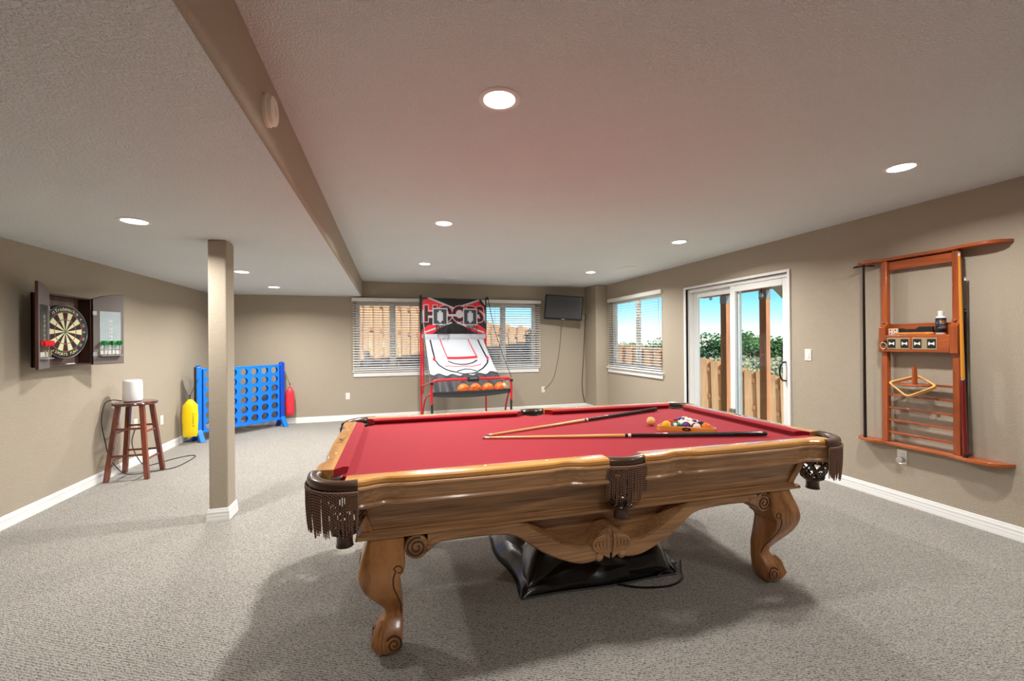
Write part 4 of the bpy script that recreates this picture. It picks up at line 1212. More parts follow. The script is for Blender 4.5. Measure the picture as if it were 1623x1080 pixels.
disc_bag('red bag of discs hanging on the right end of the blue game', (232, 52, 66), PB + Vector((.10, .06, .16)), .2, .46, .13, 'red', False)

# ------------------------------------------------------------------ arcade basketball game
M_RED = plain('red_steel_tube', srgb(206, 28, 44), .3, coat=.3)
M_BLK = plain('black_steel_tube', srgb(34, 36, 38), .4)
M_PWHITE = plain('white_print_fabric', srgb(186, 190, 199), .55)
M_PGREY = plain('grey_print', srgb(178, 182, 188), .5)
M_PRED = plain('red_print', srgb(214, 32, 44), .5)
M_PBLACK = plain('black_print', srgb(22, 20, 22), .5)
M_PPINK = plain('red_line_print', srgb(206, 62, 80), .5)
M_BFAB = plain('black_nylon', srgb(52, 52, 54), .6, bump=.2, bscale=60)
hg = thing('basketball_game', 'folding arcade basketball game with printed board and red frame', 'basketball game', (1.045, 7.27, 0), (0, 0, .10))
# rear posts
for sx in (-1, 1):
    MB().tube([(sx * .56, 0, 0), (sx * .56, 0, 1.52)], .016, 10).build('rear_post', M_RED, hg)
    MB().tube(spline([(sx * .56, 0, 1.50), (sx * .562, 0, 2.02), (sx * .566, -.02, 2.085), (sx * .57, -.07, 2.10), (sx * .572, -.11, 2.07)], 5), .017, 10).build('upper_post', M_BLK, hg)
    MB().tube([(sx * .53, -.03, 1.40), (sx * .53, -.06, .62), (sx * .55, -.10, .50)], .013, 8).build('inner_tube', M_RED, hg)
    MB().tube(spline([(sx * .572, -.11, 2.07), (sx * .585, -.40, 1.55), (sx * .60, -.78, 1.10), (sx * .61, -1.09, .80)], 6), .006, 6).build('strap', M_BLK, hg)
    # front leg and curved brace
    MB().tube([(sx * .595, -1.10, 0), (sx * .597, -1.10, .48)], .017, 10).build('front_leg', M_BLK, hg)
    MB().tube(spline([(sx * .60, -.98, .60), (sx * .645, -.86, .52), (sx * .655, -.74, .36), (sx * .66, -.66, .18), (sx * .665, -.62, 0)], 5), .014, 8).build('curved_leg', M_RED, hg)
    MB().tube([(sx * .60, -1.08, .78), (sx * .57, -.55, .70), (sx * .56, 0, .62)], .013, 8).build('side_rail', M_RED, hg)
    MB().box(sx * .60 - .022, sx * .60 + .022, -1.125, -1.08, .74, .78).build('joint_clamp', M_BLK, hg, bevel=.005)
    nb = MB()
    def sp_(a, b):   # side net point between strap and ramp edge
        top = Vector((sx * .572, -.11, 2.02)).lerp(Vector((sx * .61, -1.09, .82)), a); bot = Vector((sx * .52, -.06, 1.40)).lerp(Vector((sx * .58, -.98, .62)), a)
        return top.lerp(bot, b)
    for k in range(13): nb.tube([sp_(k / 12, 0), sp_(min(1, k / 12 + .12), 1)], .0011, 4)
    for k in range(13): nb.tube([sp_(k / 12, 1), sp_(min(1, k / 12 + .12), 0)], .0011, 4)
    nb.build('side_net', plain('white_net', srgb(210, 208, 204), .8), hg)
MB().tube(spline([(-.60, -1.10, .46), (-.602, -1.10, .66), (-.595, -1.10, .74), (-.565, -1.10, .785), (-.50, -1.10, .80), (0, -1.10, .803), (.50, -1.10, .80), (.565, -1.10, .785), (.595, -1.10, .74), (.602, -1.10, .66), (.60, -1.10, .46)], 6), .018, 10).build('front_bar', M_RED, hg)
MB().tube([(-.56, -.02, 1.405), (.56, -.02, 1.405)], .012, 8).build('cross_bar', M_RED, hg)
MB().tube([(-.56, 0, .05), (.56, 0, .05)], .012, 8).build('lower_cross_bar', M_RED, hg)
sbx = MB().box(-.085, .085, -1.145, -1.07, .765, .845).build('score_box', M_BLK, hg, bevel=.012, seg=3)
MB().box(-.06, .06, -1.147, -1.144, .805, .83).build('display', plain('grey_display', srgb(120, 120, 122), .3), sbx, smooth=0)
# printed board
bd = MB().box(-.548, .548, -.022, -.004, 1.47, 2.075).build('backboard', M_PBLACK, hg, bevel=.003)
def decal(nm, poly, m, lay, par=bd):
    y = -.0222 - .0006 * lay
    return MB().prism(poly, 'Y', y - .0005, y).build(nm, m, par, smooth=0)
def BX(x, z): return (lerp(-.548, .548, x), lerp(1.47, 2.075, z))      # board fractions (0..1)
def dp(nm, pts, m, lay): return decal(nm, [BX(*p) for p in pts], m, lay)
dp('print_panel', [(.0, .30), (.02, .30), (.10, .45), (.98, .45), (1, .3), (1, .68), (.95, .70), (.05, .70), (0, .66)], M_PGREY, 1)
dp('print_panel', [(0, .66), (.02, .95), (.10, .98), (.46, .74), (.30, .66)], M_PRED, 2)
dp('print_panel', [(1, .60), (.98, .78), (.88, .96), (.54, .74), (.70, .62)], M_PRED, 2)
dp('print_panel', [(.93, .98), (1.0, .98), (1.0, .82)], M_PWHITE, 2)
dp('print_panel', [(0, 0), (.16, .02), (.42, .30), (.10, .26), (0, .12)], M_PRED, 2)
dp('print_panel', [(1, 0), (.80, .06), (.58, .30), (.90, .26), (1, .14)], M_PRED, 2)
for a, b, wd in (((.10, 1.0), (.50, .72), .022), ((.90, .97), (.50, .72), .022), ((.02, .04), (.46, .33), .02), ((.98, .05), (.54, .33), .02)):
    d = Vector((b[0] - a[0], b[1] - a[1])); n_ = Vector((-d.y, d.x)).normalized() * wd
    dp('print_stripe', [(a[0] + n_.x, a[1] + n_.y), (b[0] + n_.x, b[1] + n_.y), (b[0] - n_.x, b[1] - n_.y), (a[0] - n_.x, a[1] - n_.y)], M_PGREY, 3)
for bold, m, lay, sz in ((.026, M_PWHITE, 4, .30), (.019, M_PRED, 5, .30), (.010, M_PBLACK, 6, .30)):
    Mx = Matrix.Translation((0, -.0222 - .0006 * lay, lerp(1.47, 2.075, .545))) @ Matrix.Rotation(pi / 2, 4, 'X') @ Matrix.Diagonal((1.02, 1.15, 1, 1))
    text_mb('HOOPS', sz, Mx, 0, bold).build('lettering', m, bd, smooth=0, recalc=False)
dp('print_glow', [(.16, .50), (.9, .50), (.9, .56), (.16, .56)], M_PGREY, 8)
for k in range(2):
    xc = .278 if k == 0 else .752
    for q0, q1, m, lay in ((.115, .175, M_PWHITE, 9), (.099, .150, plain('dark_grey_print', srgb(58, 58, 60), .5), 10), (.045, .085, M_PGREY, 11), (.02, .12, M_PWHITE, 12)):
        dp('target_square', [(xc - q0, .49 - q1 * 1.35), (xc + q0, .49 - q1 * 1.35), (xc + q0, .49 + q1 * 1.35), (xc - q0, .49 + q1 * 1.35)], m, lay)
    x = lerp(-.548, .548, xc)
    rim = MB(); rim.tube([(x + .10 * cos(a), -.15 + .10 * sin(a), 1.625) for a in [2 * pi * j / 28 for j in range(28)]], .007, 8, closed=True)
    ro_ = rim.build('rim', plain('rim_steel', srgb(186, 184, 182), .3, .6), hg)
    MB().box(x - .035, x + .035, -.06, -.02, 1.58, 1.645).build('rim_bracket', plain('rim_bracket_steel', srgb(150, 150, 150), .35, .5), ro_, bevel=.004)
    net = MB()
    for j in range(12):
        for sgn in (-1, 1):
            pts = []
            for q in range(4):
                a = 2 * pi * (j + sgn * q * .5) / 12; r = lerp(.10, .07, q / 3); pts.append((x + r * cos(a), -.15 + r * sin(a), 1.625 - .05 * q))
            net.tube(pts, .0026, 5)
    net.build('hoop_net', plain('black_net', srgb(36, 36, 38), .7), ro_)
dp('print_ball', [(.5 + .04 * cos(a), .28 + .07 * sin(a)) for a in [2 * pi * j / 14 for j in range(14)]], M_PBLACK, 8)
# ramp
def ramp(s, t, off=0.0):
    hw = lerp(.50, .575, t)
    y = -.03 - .92 * t; z = 1.40 - .84 * (t ** .92)
    sag = -.05 * sin(pi * t) * (1 - (2 * s - 1) ** 2)
    wav = .034 * smoothstep(.45, .9, t) * (1 - smoothstep(.95, 1, t) * .5) * sin(2 * pi * (s * 5.2 + .1))
    n = Vector((0, -.65, .76))
    return Vector(((2 * s - 1) * hw, y, z)) + n * (sag + wav + off)
g = MB(); g.grid(lambda u, v: ramp(u, v * .66), 60, 30); g.build('ramp_sheet', M_PWHITE, hg, smooth=60, solid=.002)
g = MB(); g.grid(lambda u, v: ramp(u, lerp(.62 + .025 * sin(2 * pi * u * 5.2), 1.0, v), .003), 60, 12); g.build('ramp_lower_sheet', M_BFAB, hg, smooth=60, solid=.002)
MB().box(-.545, .545, -.035, -.03, 1.40, 1.475).build('upper_sheet', M_PWHITE, hg, smooth=0)
def ribbon(nm, pts, w, m, close=False):
    P = [Vector((p[0], p[1], 0)) for p in pts]
    fine = []
    for a, b in zip(P, P[1:] + ([P[0]] if close else [])):
        for k in range(8): fine.append(a.lerp(b, k / 8))
    if not close: fine.append(P[-1])
    L_, R_ = [], []
    for i, p in enumerate(fine):
        d = (fine[min(i + 1, len(fine) - 1)] - fine[max(i - 1, 0)]); d = Vector((d.x * 1.1, d.y * 1.25, 0)).normalized(); n_ = Vector((-d.y / 1.1, d.x / 1.25, 0)) * w
        L_.append(p + n_); R_.append(p - n_)
    mb = MB(); n = len(fine)
    mb.add([ramp(q.x, q.y, .0035) for q in L_] + [ramp(q.x, q.y, .0035) for q in R_], [(i, i + 1, n + i + 1, n + i) for i in range(n - 1)])
    mb.build(nm, m, hg, smooth=60)
g = MB(); g.grid(lambda u, v: ramp(lerp(lerp(.245, .31, v), lerp(.735, .775, v), u), lerp(.02, .30, v), .0025), 20, 12); g.build('ramp_print', plain('pale_grey_print', srgb(196, 202, 210), .5), hg, smooth=60)
ribbon('ramp_line', [(.25, 0.01), (.32, .30)], .010, M_PPINK); ribbon('ramp_line', [(.73, .01), (.79, .30)], .010, M_PPINK)
g = MB(); g.grid(lambda u, v: ramp(lerp(.315, .80, u), lerp(.295, .335, v), .003), 24, 4); g.build('ramp_band', M_PRED, hg, smooth=60)
ribbon('ramp_line', [(.085, .02), (.12, .34)], .013, M_PBLACK); ribbon('ramp_line', [(.90, .02), (.945, .36)], .013, M_PBLACK)
ribbon('ramp_line', [(.12, .36), (.17, .45), (.26, .52), (.36, .555), (.44, .585), (.52, .60), (.62, .61), (.72, .58), (.82, .53), (.92, .44), (.945, .38)], .012, M_PBLACK)
ribbon('ramp_line', [(.32, .37), (.40, .41), (.50, .43), (.60, .43), (.70, .41), (.78, .37)], .010, M_PBLACK)
ribbon('ramp_line', [(.26, .475), (.30, .455), (.42, .47), (.55, .46), (.68, .475), (.82, .45)], .007, M_PPINK)
ribbon('ramp_line', [(.42, .56), (.47, .535), (.55, .515), (.64, .53), (.72, .56)], .009, M_PBLACK)
for s0 in ((.09, .13), (.93, .97)):
    g = MB(); g.grid(lambda u, v: ramp(lerp(s0[0], s0[1], u), lerp(.325, .375, v), .004), 3, 3); g.build('ramp_tab', M_PRED, hg, smooth=60)
# tray lip
g = MB()
def lip(u, v):
    s = 2 * u - 1
    return Vector((s * .60, lerp(-.93, -1.09, v), lerp(.555, .615, v ** 1.6) - .05 * (1 - s * s) * (1 - v) * .6 + .02 * s * s))
g.grid(lip, 40, 8); g.build('ball_tray', M_BFAB, hg, smooth=60, solid=.003)
g = MB(); g.grid(lambda u, v: Vector(((2 * u - 1) * .60, -1.092 + .012 * sin(pi * v), lerp(.632, .575 - .035 * (1 - (2 * u - 1) ** 2), v))), 40, 4); g.build('tray_lip', M_BFAB, hg, smooth=60, solid=.003)
# basketballs
def ball_bb(lx, label, flat=False):
    p = Matrix.Rotation(.10, 3, 'Z') @ Vector((lx, -.99, 0)) + Vector((1.045, 7.27, .640))
    t = thing('mini_basketball', label, 'basketball', p, (random.uniform(-.5, .5), random.uniform(-.5, .5), random.uniform(-1, 1)), 'orange basketballs in the tray')
    MB().sphere((0, 0, 0), .088, 28, 18).build('ball_skin', plain('orange_rubber', srgb(236, 108, 30), .5, bump=.3, bscale=260, bdist=.001), t, smooth=80)
    sm = MB()
    for ax in range(2):
        sm.tube([((.0885 * cos(a), .0885 * sin(a), 0) if ax == 0 else (.0885 * cos(a), 0, .0885 * sin(a))) for a in [2 * pi * j / 32 for j in range(32)]], .0022, 5, closed=True)
    sm.build('seams', plain('dark_seam', srgb(70, 34, 18), .6), t)
    if flat: MB().sphere((.045, -.035, .03), .052, 16, 10).build('pale_patch', plain('tan_patch', srgb(224, 190, 150), .5), t)
ball_bb(-.115, 'leftmost of the four orange basketballs in the tray'); ball_bb(.075, 'second orange basketball from the left in the tray'); ball_bb(.265, 'third orange basketball from the left in the tray'); ball_bb(.46, 'rightmost basketball in the tray with a pale worn patch', True)

# ------------------------------------------------------------------ television
M_TVB = plain('black_tv_plastic', srgb(26, 26, 28), .25, coat=.3)
tv = thing('television', 'small flat television on a wall arm above the cords', 'television', (3.19, 7.62, 1.975), (radians(7), radians(3.2), radians(-9)))
MB().box(-.37, .37, -.02, .03, -.235, .235).build('tv_case', M_TVB, tv, bevel=.012, seg=3)
MB().box(-.345, .345, -.0215, -.02, -.195, .212).build('screen', plain('dark_glossy_screen', srgb(70, 72, 76), .12, spec=.7), tv, smooth=0)
MB().box(-.035, .035, -.022, -.02, -.222, -.212).build('tv_logo', plain('silver_logo', srgb(200, 200, 200), .3, .5), tv, smooth=0)
wm = thing('tv_bracket', 'black wall bracket behind the television', 'bracket', (3.19, 7.90, 1.98))
MB().box(-.10, .10, -.02, 0, -.12, .12).build('wall_plate', M_BLK, wm, bevel=.004)
MB().box(-.03, .03, -.235, -.02, -.03, .03).build('arm', M_BLK, wm, bevel=.004)
cA = MB().tube(spline([(3.20, 7.70, 1.735), (3.235, 7.86, 1.55), (3.22, 7.893, 1.25), (3.17, 7.893, .95), (3.08, 7.893, .62), (2.96, 7.893, .46), (2.88, 7.888, .42)], 6), .004, 6).build('hanging_cord', plain('brown_grey_cord', srgb(96, 84, 70), .6), None)
tag(cA, 'thin cord hanging from the television down to the wall outlet', 'cord')
cB = MB().tube(spline([(3.60, 7.63, 1.86), (3.70, 7.72, 1.83), (3.745, 7.85, 1.75), (3.742, 7.88, 1.40), (3.715, 7.888, .90), (3.69, 7.888, .55), (3.70, 7.886, .30), (3.74, 7.88, .12)], 6), .007, 6).build('coaxial_cable', plain('dark_brown_cable', srgb(60, 50, 40), .6), None)
tag(cB, 'thicker dark cable running down the corner beside the television', 'cable')

# ------------------------------------------------------------------ wall cue rack
M_RK = wood('reddish_rack_wood', srgb(122, 52, 20), srgb(184, 92, 40), 'Z', .3, 9, 9, .4)
M_RKY = wood('reddish_rack_wood_cross', srgb(122, 52, 20), srgb(184, 92, 40), 'Y', .3, 9, 9, .4)
RY = 2.36
rk = thing('cue_rack', 'reddish wooden wall cue rack on the right wall', 'cue rack', (XR, RY, 0))
def shelf_poly(hl, hr, dm, de):
    pts = []
    for k in range(41):
        y = lerp(hl, -hr, k / 40)
        lim = y - (-hr) if y < 0 else hl - y
        d = lerp(dm, de, max(smoothstep(.20, .30, y), smoothstep(.20, .32, -y)))
        end = min(1, max(0.0, lim / .12)); d *= sqrt(max(0, 1 - (1 - end) ** 2)) if end < 1 else 1
        pts.append((-max(d, .004), y))
    return [(0, hl)] + pts + [(0, -hr)]
MB().prism(shelf_poly(.455, .52, .078, .118), 'Z', 1.985, 2.008).build('top_shelf', M_RKY, rk, smooth=30, bevel=.004)
MB().prism(shelf_poly(.455, .52, .078, .118), 'Z', .478, .502).build('bottom_shelf', M_RKY, rk, smooth=30, bevel=.004)
for yc in (2.580 - RY, 2.112 - RY):
    MB().box(-.072, -.028, yc - .021, yc + .021, .502, 1.985).build('upright', M_RK, rk, bevel=.004)
    pl = [(-.098, 1.235), (-.02, 1.235), (-.02, 1.47), (-.07, 1.485), (-.076, 1.46), (-.098, 1.44)]
    MB().prism(pl, 'Y', yc - .0245, yc + .0245).build('side_bracket', M_RK, rk, bevel=.004)
    MB().sphere((-.078, yc, 1.475), .012, 10, 8).build('bracket_knob', M_RK, rk)
ya_, yb2 = 2.112 - RY + .021, 2.580 - RY - .021
MB().box(-.05, -.03, ya_, yb2, 1.905, 1.975).build('top_rail', M_RKY, rk, bevel=.004)
MB().box(-.09, -.02, ya_, yb2, 1.355, 1.375).build('tray_floor', M_RKY, rk, bevel=.003)
MB().box(-.10, -.082, ya_, yb2, 1.24, 1.372).build('tray_front', M_RKY, rk, bevel=.004)
MB().box(-.028, -.014, ya_, yb2, 1.24, 1.465).build('tray_back', M_RKY, rk, bevel=.003)
for z in (.99, .887, .783, .682, .582):
    MB().box(-.060, -.036, ya_ - .004, yb2 + .004, z - .008, z + .008).build('rung', M_RKY, rk, bevel=.003)
MB().lathe([(.001, 0), (.085, 0), (.092, .006), (.085, .014), (.001, .014)], 28, (-.125, 2.335 - RY, .982)).build('peg_base', M_RK, rk, smooth=40)
MB().box(-.06, -.036, 2.335 - RY - .05, 2.335 - RY + .05, .975, .997).build('peg_block', M_RKY, rk, bevel=.003)
MB().lathe([(.017, 0), (.015, .11), (.013, .135), (.001, .138)], 14, (-.125, 2.335 - RY, .994)).build('peg', M_RK, rk, smooth=40)
M_BRASSP = plain('aged_brass_plate', srgb(196, 178, 140), .35, .6)
for yy in (.10, -.075):
    cp_ = MB().box(-.1025, -.0995, yy - .078, yy + .078, 1.262, 1.352).build('score_plate', M_BRASSP, rk, bevel=.002)
    for s in (-1, 1):
        yw = yy + s * .045
        w = MB().box(-.1035, -.102, yw - .027, yw + .027, 1.272, 1.342).build('score_window', M_PBLACK, cp_, smooth=0)
        MB().prism([(yw - .018, 1.292), (yw - .006, 1.302), (yw + .006, 1.302), (yw + .018, 1.292), (yw + .020, 1.307), (yw + .018, 1.322), (yw + .006, 1.312), (yw - .006, 1.312), (yw - .018, 1.322), (yw - .020, 1.307)], 'X', -.1042, -.1034).build('score_marker', plain('white_marker', srgb(240, 236, 228), .5), w, smooth=0)
kn = MB().lathe([(.020, 0), (.020, .006), (.012, .016), (.001, .018)], 16, (0, 0, 0), Matrix.Translation((-.10, .207 - .03 + .02, 1.315)) @ Matrix.Rotation(-pi / 2, 4, 'Y')).build('pull_boss', plain('dark_brass', srgb(70, 56, 36), .35, .7), rk)
MB().tube([(-.116, .197 + .022 * cos(a), 1.288 + .026 * sin(a)) for a in [2 * pi * j / 24 for j in range(24)]], .004, 6, closed=True).build('ring', M_BRASSP, kn)
# things on the rack
for k, (dy, dz, nm) in enumerate(((.165, 0, 'bottom left'), (.130, 0, 'bottom right'), (.165, .0265, 'top left'), (.130, .0265, 'top right'))):
    t = thing('chalk_cube', '%s of the four stacked cue chalk cubes on the rack tray' % nm, 'chalk', (XR - .072, RY + dy, 1.375 + dz), group='cue chalk cubes')
    MB().box(-.012, .012, -.0145, .0145, 0, .026).build('paper_wrap', plain('chalk_paper', srgb(226, 206, 184) if dy > .15 else srgb(222, 170, 150), .7), t, bevel=.002)
    MB().lathe([(.007, 0), (.007, .0008)], 12, (0, 0, 0), Matrix.Translation((-.0122, 0, .013)) @ Matrix.Rotation(-pi / 2, 4, 'Y')).build('chalk_print', plain('chalk_red', srgb(168, 60, 50), .7), t)
br = thing('table_brush', 'black bristled table brush with honey wooden back on the rack tray', 'brush', (XR - .075, RY + .0, 1.375))
mbp = [(-.13, 0), (.10, 0), (.125, .004), (.125, .016), (.10, .020), (-.12, .020), (-.145, .012)]
MB().prism([(y, z) for y, z in [(-a, b) for a, b in mbp]], 'X', -.012, .010).build('brush_back', M_RACKW, br, bevel=.004)
MB().prism([(.125, .018), (-.11, .018), (-.11, .062), (-.02, .062), (-.0, .044), (.08, .044), (.09, .052), (.125, .052)], 'X', .004, .024).build('bristles', plain('black_bristles', srgb(18, 18, 20), .8, bump=.4, bscale=300), br, smooth=0)
bt = thing('polish_bottle', 'small dark blue labelled bottle with white cap on the rack tray', 'bottle', (XR - .066, RY - .158, 1.375))
MB().lathe([(.026, 0), (.029, .004), (.029, .125), (.024, .134), (.015, .138)], 24).build('bottle_body', plain('cream_bottle', srgb(232, 222, 206), .35), bt, smooth=40)
MB().lathe([(.0296, .014), (.0296, .122)], 24, caps=False).build('label', plain('navy_label', srgb(28, 32, 52), .4), bt, solid=.0006)
MB().lathe([(.015, .136), (.016, .140), (.016, .172), (.012, .175), (.001, .175)], 20).build('cap', M_WHITE, bt, smooth=40)
for zz, sz, tx, col in ((.096, .016, 'TABLE', (236, 160, 50)), (.080, .016, 'FELT', (236, 160, 50)), (.060, .009, 'CLEANER', (220, 214, 200)), (.048, .008, 'CONDITIONER', (220, 214, 200))):
    t_ = text_mb(tx, sz, Matrix.Identity(4)); q = MB()
    a0 = radians(232)
    q.add([(.0302 * cos(a0 + v[0] / .0302), .0302 * sin(a0 + v[0] / .0302), zz + v[1]) for v in t_.v], t_.f); q.build('label_text', plain('label_ink_%d' % col[2], srgb(*col), .5), bt, smooth=0, recalc=False)
cue('cue_stick', 'honey cue with dark red butt standing at the right of the wall rack', (XR - .085, 2.082, 1.965), (XR - .098, 2.050, .503), group='cues in the wall rack', r0=.0068, r1=.0150, shaft=plain('amber_cue_shaft', srgb(214, 140, 48), .2, coat=.5), butt=plain('dark_red_cue', srgb(112, 18, 24), .2, coat=.5), wrap=plain('dark_red_cue', srgb(112, 18, 24)), fr=(.62, .625, .63, .85), end=plain('dark_red_cue', srgb(112, 18, 24)))
cue('cue_stick', 'black cue with white rings standing behind the honey cue', (XR - .045, 2.070, 1.785), (XR - .045, 2.074, .503), group='cues in the wall rack', shaft=plain('smoky_brown_cue', srgb(70, 54, 42), .3, coat=.3), butt=M_BLACKGLOSS, wrap=M_BLACKGLOSS, fr=(.18, .195, .25, .78))
bs_ = thing('bridge_stick', 'black mechanical bridge stick standing at the left of the wall rack', 'bridge stick', (XR - .08, 2.728, .503))
MB().tube([(0, 0, 0), (0, .002, 1.475)], [.013, .0085], 10).build('shaft', M_BLACKGLOSS, bs_)
MB().prism([(-.075, 1.462), (-.05, 1.470), (-.02, 1.466), (0, 1.478), (.02, 1.468), (.05, 1.474), (.075, 1.464), (.07, 1.456), (0, 1.462), (-.07, 1.456)], 'X', -.008, .008, Matrix.Rotation(.5, 4, 'Z')).build('bridge_head', M_BLACKMETAL, bs_, bevel=.002)
dm = thing('diamond_rack', 'light wooden diamond ball rack hanging tilted on the peg of the wall rack', 'ball rack', (XR - .13, 2.345, .975))
_dc = Vector((XR - .13, 2.345, .975))
dpts = [Vector((3.875, 2.520, .990)) - _dc, Vector((3.935, 2.345, 1.060)) - _dc, Vector((3.875, 2.185, .990)) - _dc, Vector((3.795, 2.335, .893)) - _dc]
dn = (dpts[0] - dpts[2]).cross(dpts[1] - dpts[3]).normalized()
def rdia(k, rr, z):
    out = []
    for i in range(4):
        v = dpts[i] * k; a = (dpts[i - 1] * k - v).normalized(); b = (dpts[(i + 1) % 4] * k - v).normalized()
        for t in range(6):
            w = t / 5; out.append(v + a * rr * (1 - w) ** 2 + b * rr * w ** 2 + dn * z)
    return out
MB().loft([rdia(1, .035, -.012), rdia(1, .035, .012), rdia(.88, .03, .012), rdia(.88, .03, -.012)], closed_path=True).build('frame', wood('pale_rack_wood', srgb(212, 150, 76), srgb(236, 184, 110), 'Y', .3, 10, 8, .4), dm, smooth=30)

# ------------------------------------------------------------------ outside
def ground_mat():
    m, nt, bs = new_mat('dry_grass_ground')
    N = nt.nodes.new; L = nt.links.new
    tc = N('ShaderNodeTexCoord')
    a = N('ShaderNodeTexNoise'); a.inputs['Scale'].default_value = .35; a.inputs['Detail'].default_value = 6
    b = N('ShaderNodeTexNoise'); b.inputs['Scale'].default_value = 9; b.inputs['Detail'].default_value = 5
    L(tc.outputs['Object'], a.inputs['Vector']); L(tc.outputs['Object'], b.inputs['Vector'])
    mx = N('ShaderNodeMix'); mx.data_type = 'FLOAT'; mx.inputs['Factor'].default_value = .45
    L(a.outputs['Fac'], mx.inputs['A']); L(b.outputs['Fac'], mx.inputs['B'])
    rp = N('ShaderNodeValToRGB'); rp.color_ramp.elements[0].position = .36; rp.color_ramp.elements[0].color = srgb(104, 128, 70)
    rp.color_ramp.elements[1].position = .62; rp.color_ramp.elements[1].color = srgb(176, 168, 140)
    L(mx.outputs['Result'], rp.inputs['Fac']); L(rp.outputs['Color'], bs.inputs['Base Color'])
    bs.inputs['Roughness'].default_value = .95
    return m
GX = [(-12, -.3), (0, -.3), (4.2, -.4), (8, -1.35), (14, -2.0), (40, -2.5), (200, -3.0), (320, -3.2)]
def gz(x, y): return interp(GX, x) + (.0 if y < 8.2 else max(-1.5, -.015 * (y - 8.2)))
xs = [-12, -6, -3, 0, 2, 4.2, 6, 8, 11, 14, 20, 30, 45, 70, 110, 160, 220, 320]
ys = [-40, -20, -10, -4, 0, 4, 8.2, 10, 13, 18, 26, 40, 60, 90, 140, 200, 300]
mb = MB(); w = len(xs)
mb.add([(x, y, gz(x, y)) for y in ys for x in xs], [(j * w + i, j * w + i + 1, (j + 1) * w + i + 1, (j + 1) * w + i) for j in range(len(ys) - 1) for i in range(w - 1)])
g_ = mb.build('ground', ground_mat(), None, smooth=60); tag(g_, 'dry grassy ground sloping away outside the house', None, kind='structure')

def px_world(u, d):
    rt = (u - 811.5) / F_PX * d
    return Vector((rt * cos(YAW) + d * sin(YAW), d * cos(YAW) - rt * sin(YAW), 0))
# stepped cedar fence: pickets are parts
M_CEDAR = wood('cedar_picket', srgb(190, 132, 84), srgb(226, 176, 126), 'Z', .7, 6, 10, 0, bump=.2)
M_CEDAR2 = wood('weathered_picket', srgb(166, 122, 84), srgb(206, 166, 126), 'Z', .75, 6, 10, 0, bump=.2)
M_CEDARR = wood('cedar_fence_rail', srgb(140, 92, 58), srgb(180, 128, 84), 'X', .7, 6, 10, 0)
KEY = [(470, 452, 9.7), (560, 462, 9.8), (680, 478, 10.0), (745, 500, 10.1), (775, 511, 10.2), (840, 520, 10.3), (905, 533, 10.35), (978, 547, 10.4), (1050, 554, 9.9), (1105, 567, 9.4), (1240, 601, 8.8), (1330, 622, 8.5)]
def fence_pt(u):
    v = interp([(a, b) for a, b, c in KEY], u); d = interp([(a, c) for a, b, c in KEY], u)
    p = px_world(u, d); p.z = CAM_H + (540 - v) / F_PX * d
    return p
def fence(u0, u1, label):
    P = [fence_pt(lerp(u0, u1, k / 60)) for k in range(61)]
    S = [0]
    for a, b in zip(P, P[1:]): S.append(S[-1] + (b.xy - a.xy).length)
    base = P[30].copy(); base.z = gz(base.x, base.y)
    f = thing('fence', label, 'fence', base, group='cedar fences')
    n = int(S[-1] / .104); proto = []
    def at(s):
        i = max(k for k in range(60) if S[k] <= s + 1e-9); t = (s - S[i]) / (S[i + 1] - S[i]); p = P[i].lerp(P[i + 1], t); d = (P[i + 1] - P[i]); return p, atan2(d.y, d.x)
    for k in range(n + 1):
        p, a = at(S[-1] * k / n)
        side = k % 2
        nrm = Vector((sin(a), -cos(a), 0)) * (.016 if side else -.016)
        q = p + nrm - base
        if len(proto) < 2:
            mb = MB(); mb.prism([(-.068, -2.35), (.068, -2.35), (.068, -.03), (.04, 0), (-.04, 0), (-.068, -.03)], 'Y', -.009, .009)
            o = mb.build('picket', M_CEDAR if side == 0 else M_CEDAR2, f, smooth=0); proto.append(o)
            o.location = q; o.rotation_euler = (0, random.uniform(-.02, .02), a)
        else: share(proto[side], 'picket', f, q + Vector((0, 0, random.uniform(-.03, .03))), (0, random.uniform(-.03, .03), a))
    for dz in (-.22, -.78, -1.40, -1.95):
        mb = MB()
        mb.loft([[p - base + Vector((0, 0, dz + e[1])) + Vector((sin(0), -1, 0)) * e[0] for e in ((-.02, -.045), (.02, -.045), (.02, .045), (-.02, .045))] for p in P[::3]])
        mb.build('fence_rail', M_CEDARR, f, smooth=0)
fence(470, 900, 'tall tan cedar fence behind the back windows')
fence(905, 1070, 'tan cedar fence seen through the right wall blind')
fence(1074, 1330, 'weathered cedar picket fence stepping down outside the sliding door')

# deck over the door
M_DECK = wood('red_brown_deck_wood', srgb(128, 82, 50), srgb(176, 120, 78), 'Z', .6, 6, 10, 0)
M_DECKY = wood('red_brown_beam_wood', srgb(146, 92, 54), srgb(194, 132, 86), 'Y', .6, 6, 10, 0)
for yy, lb in ((6.50, 'brown wooden deck post behind the middle of the sliding door'), (5.64, 'brown wooden deck post behind the right glass panel')):
    t = thing('deck_post', lb, 'post', (5.9, yy, gz(5.9, yy)), (0, 0, .25), 'deck posts')
    hh = 2.16 - gz(5.9, yy)
    MB().box(-.058, .058, -.058, .058, 0, hh).build('post_timber', M_DECK, t, bevel=.006)
    MB().box(-.062, .062, -.062, .062, hh - .16, hh - .02).build('post_strap', plain('galvanised_steel', srgb(150, 140, 130), .4, .7), t, smooth=0)
dk = thing('deck', 'brown wooden deck overhead outside the sliding door', 'deck', (5.1, 4.2, 2.16))
MB().box(.74, .86, -3.2, 2.9, 0, .20).build('beam', M_DECKY, dk, bevel=.005)
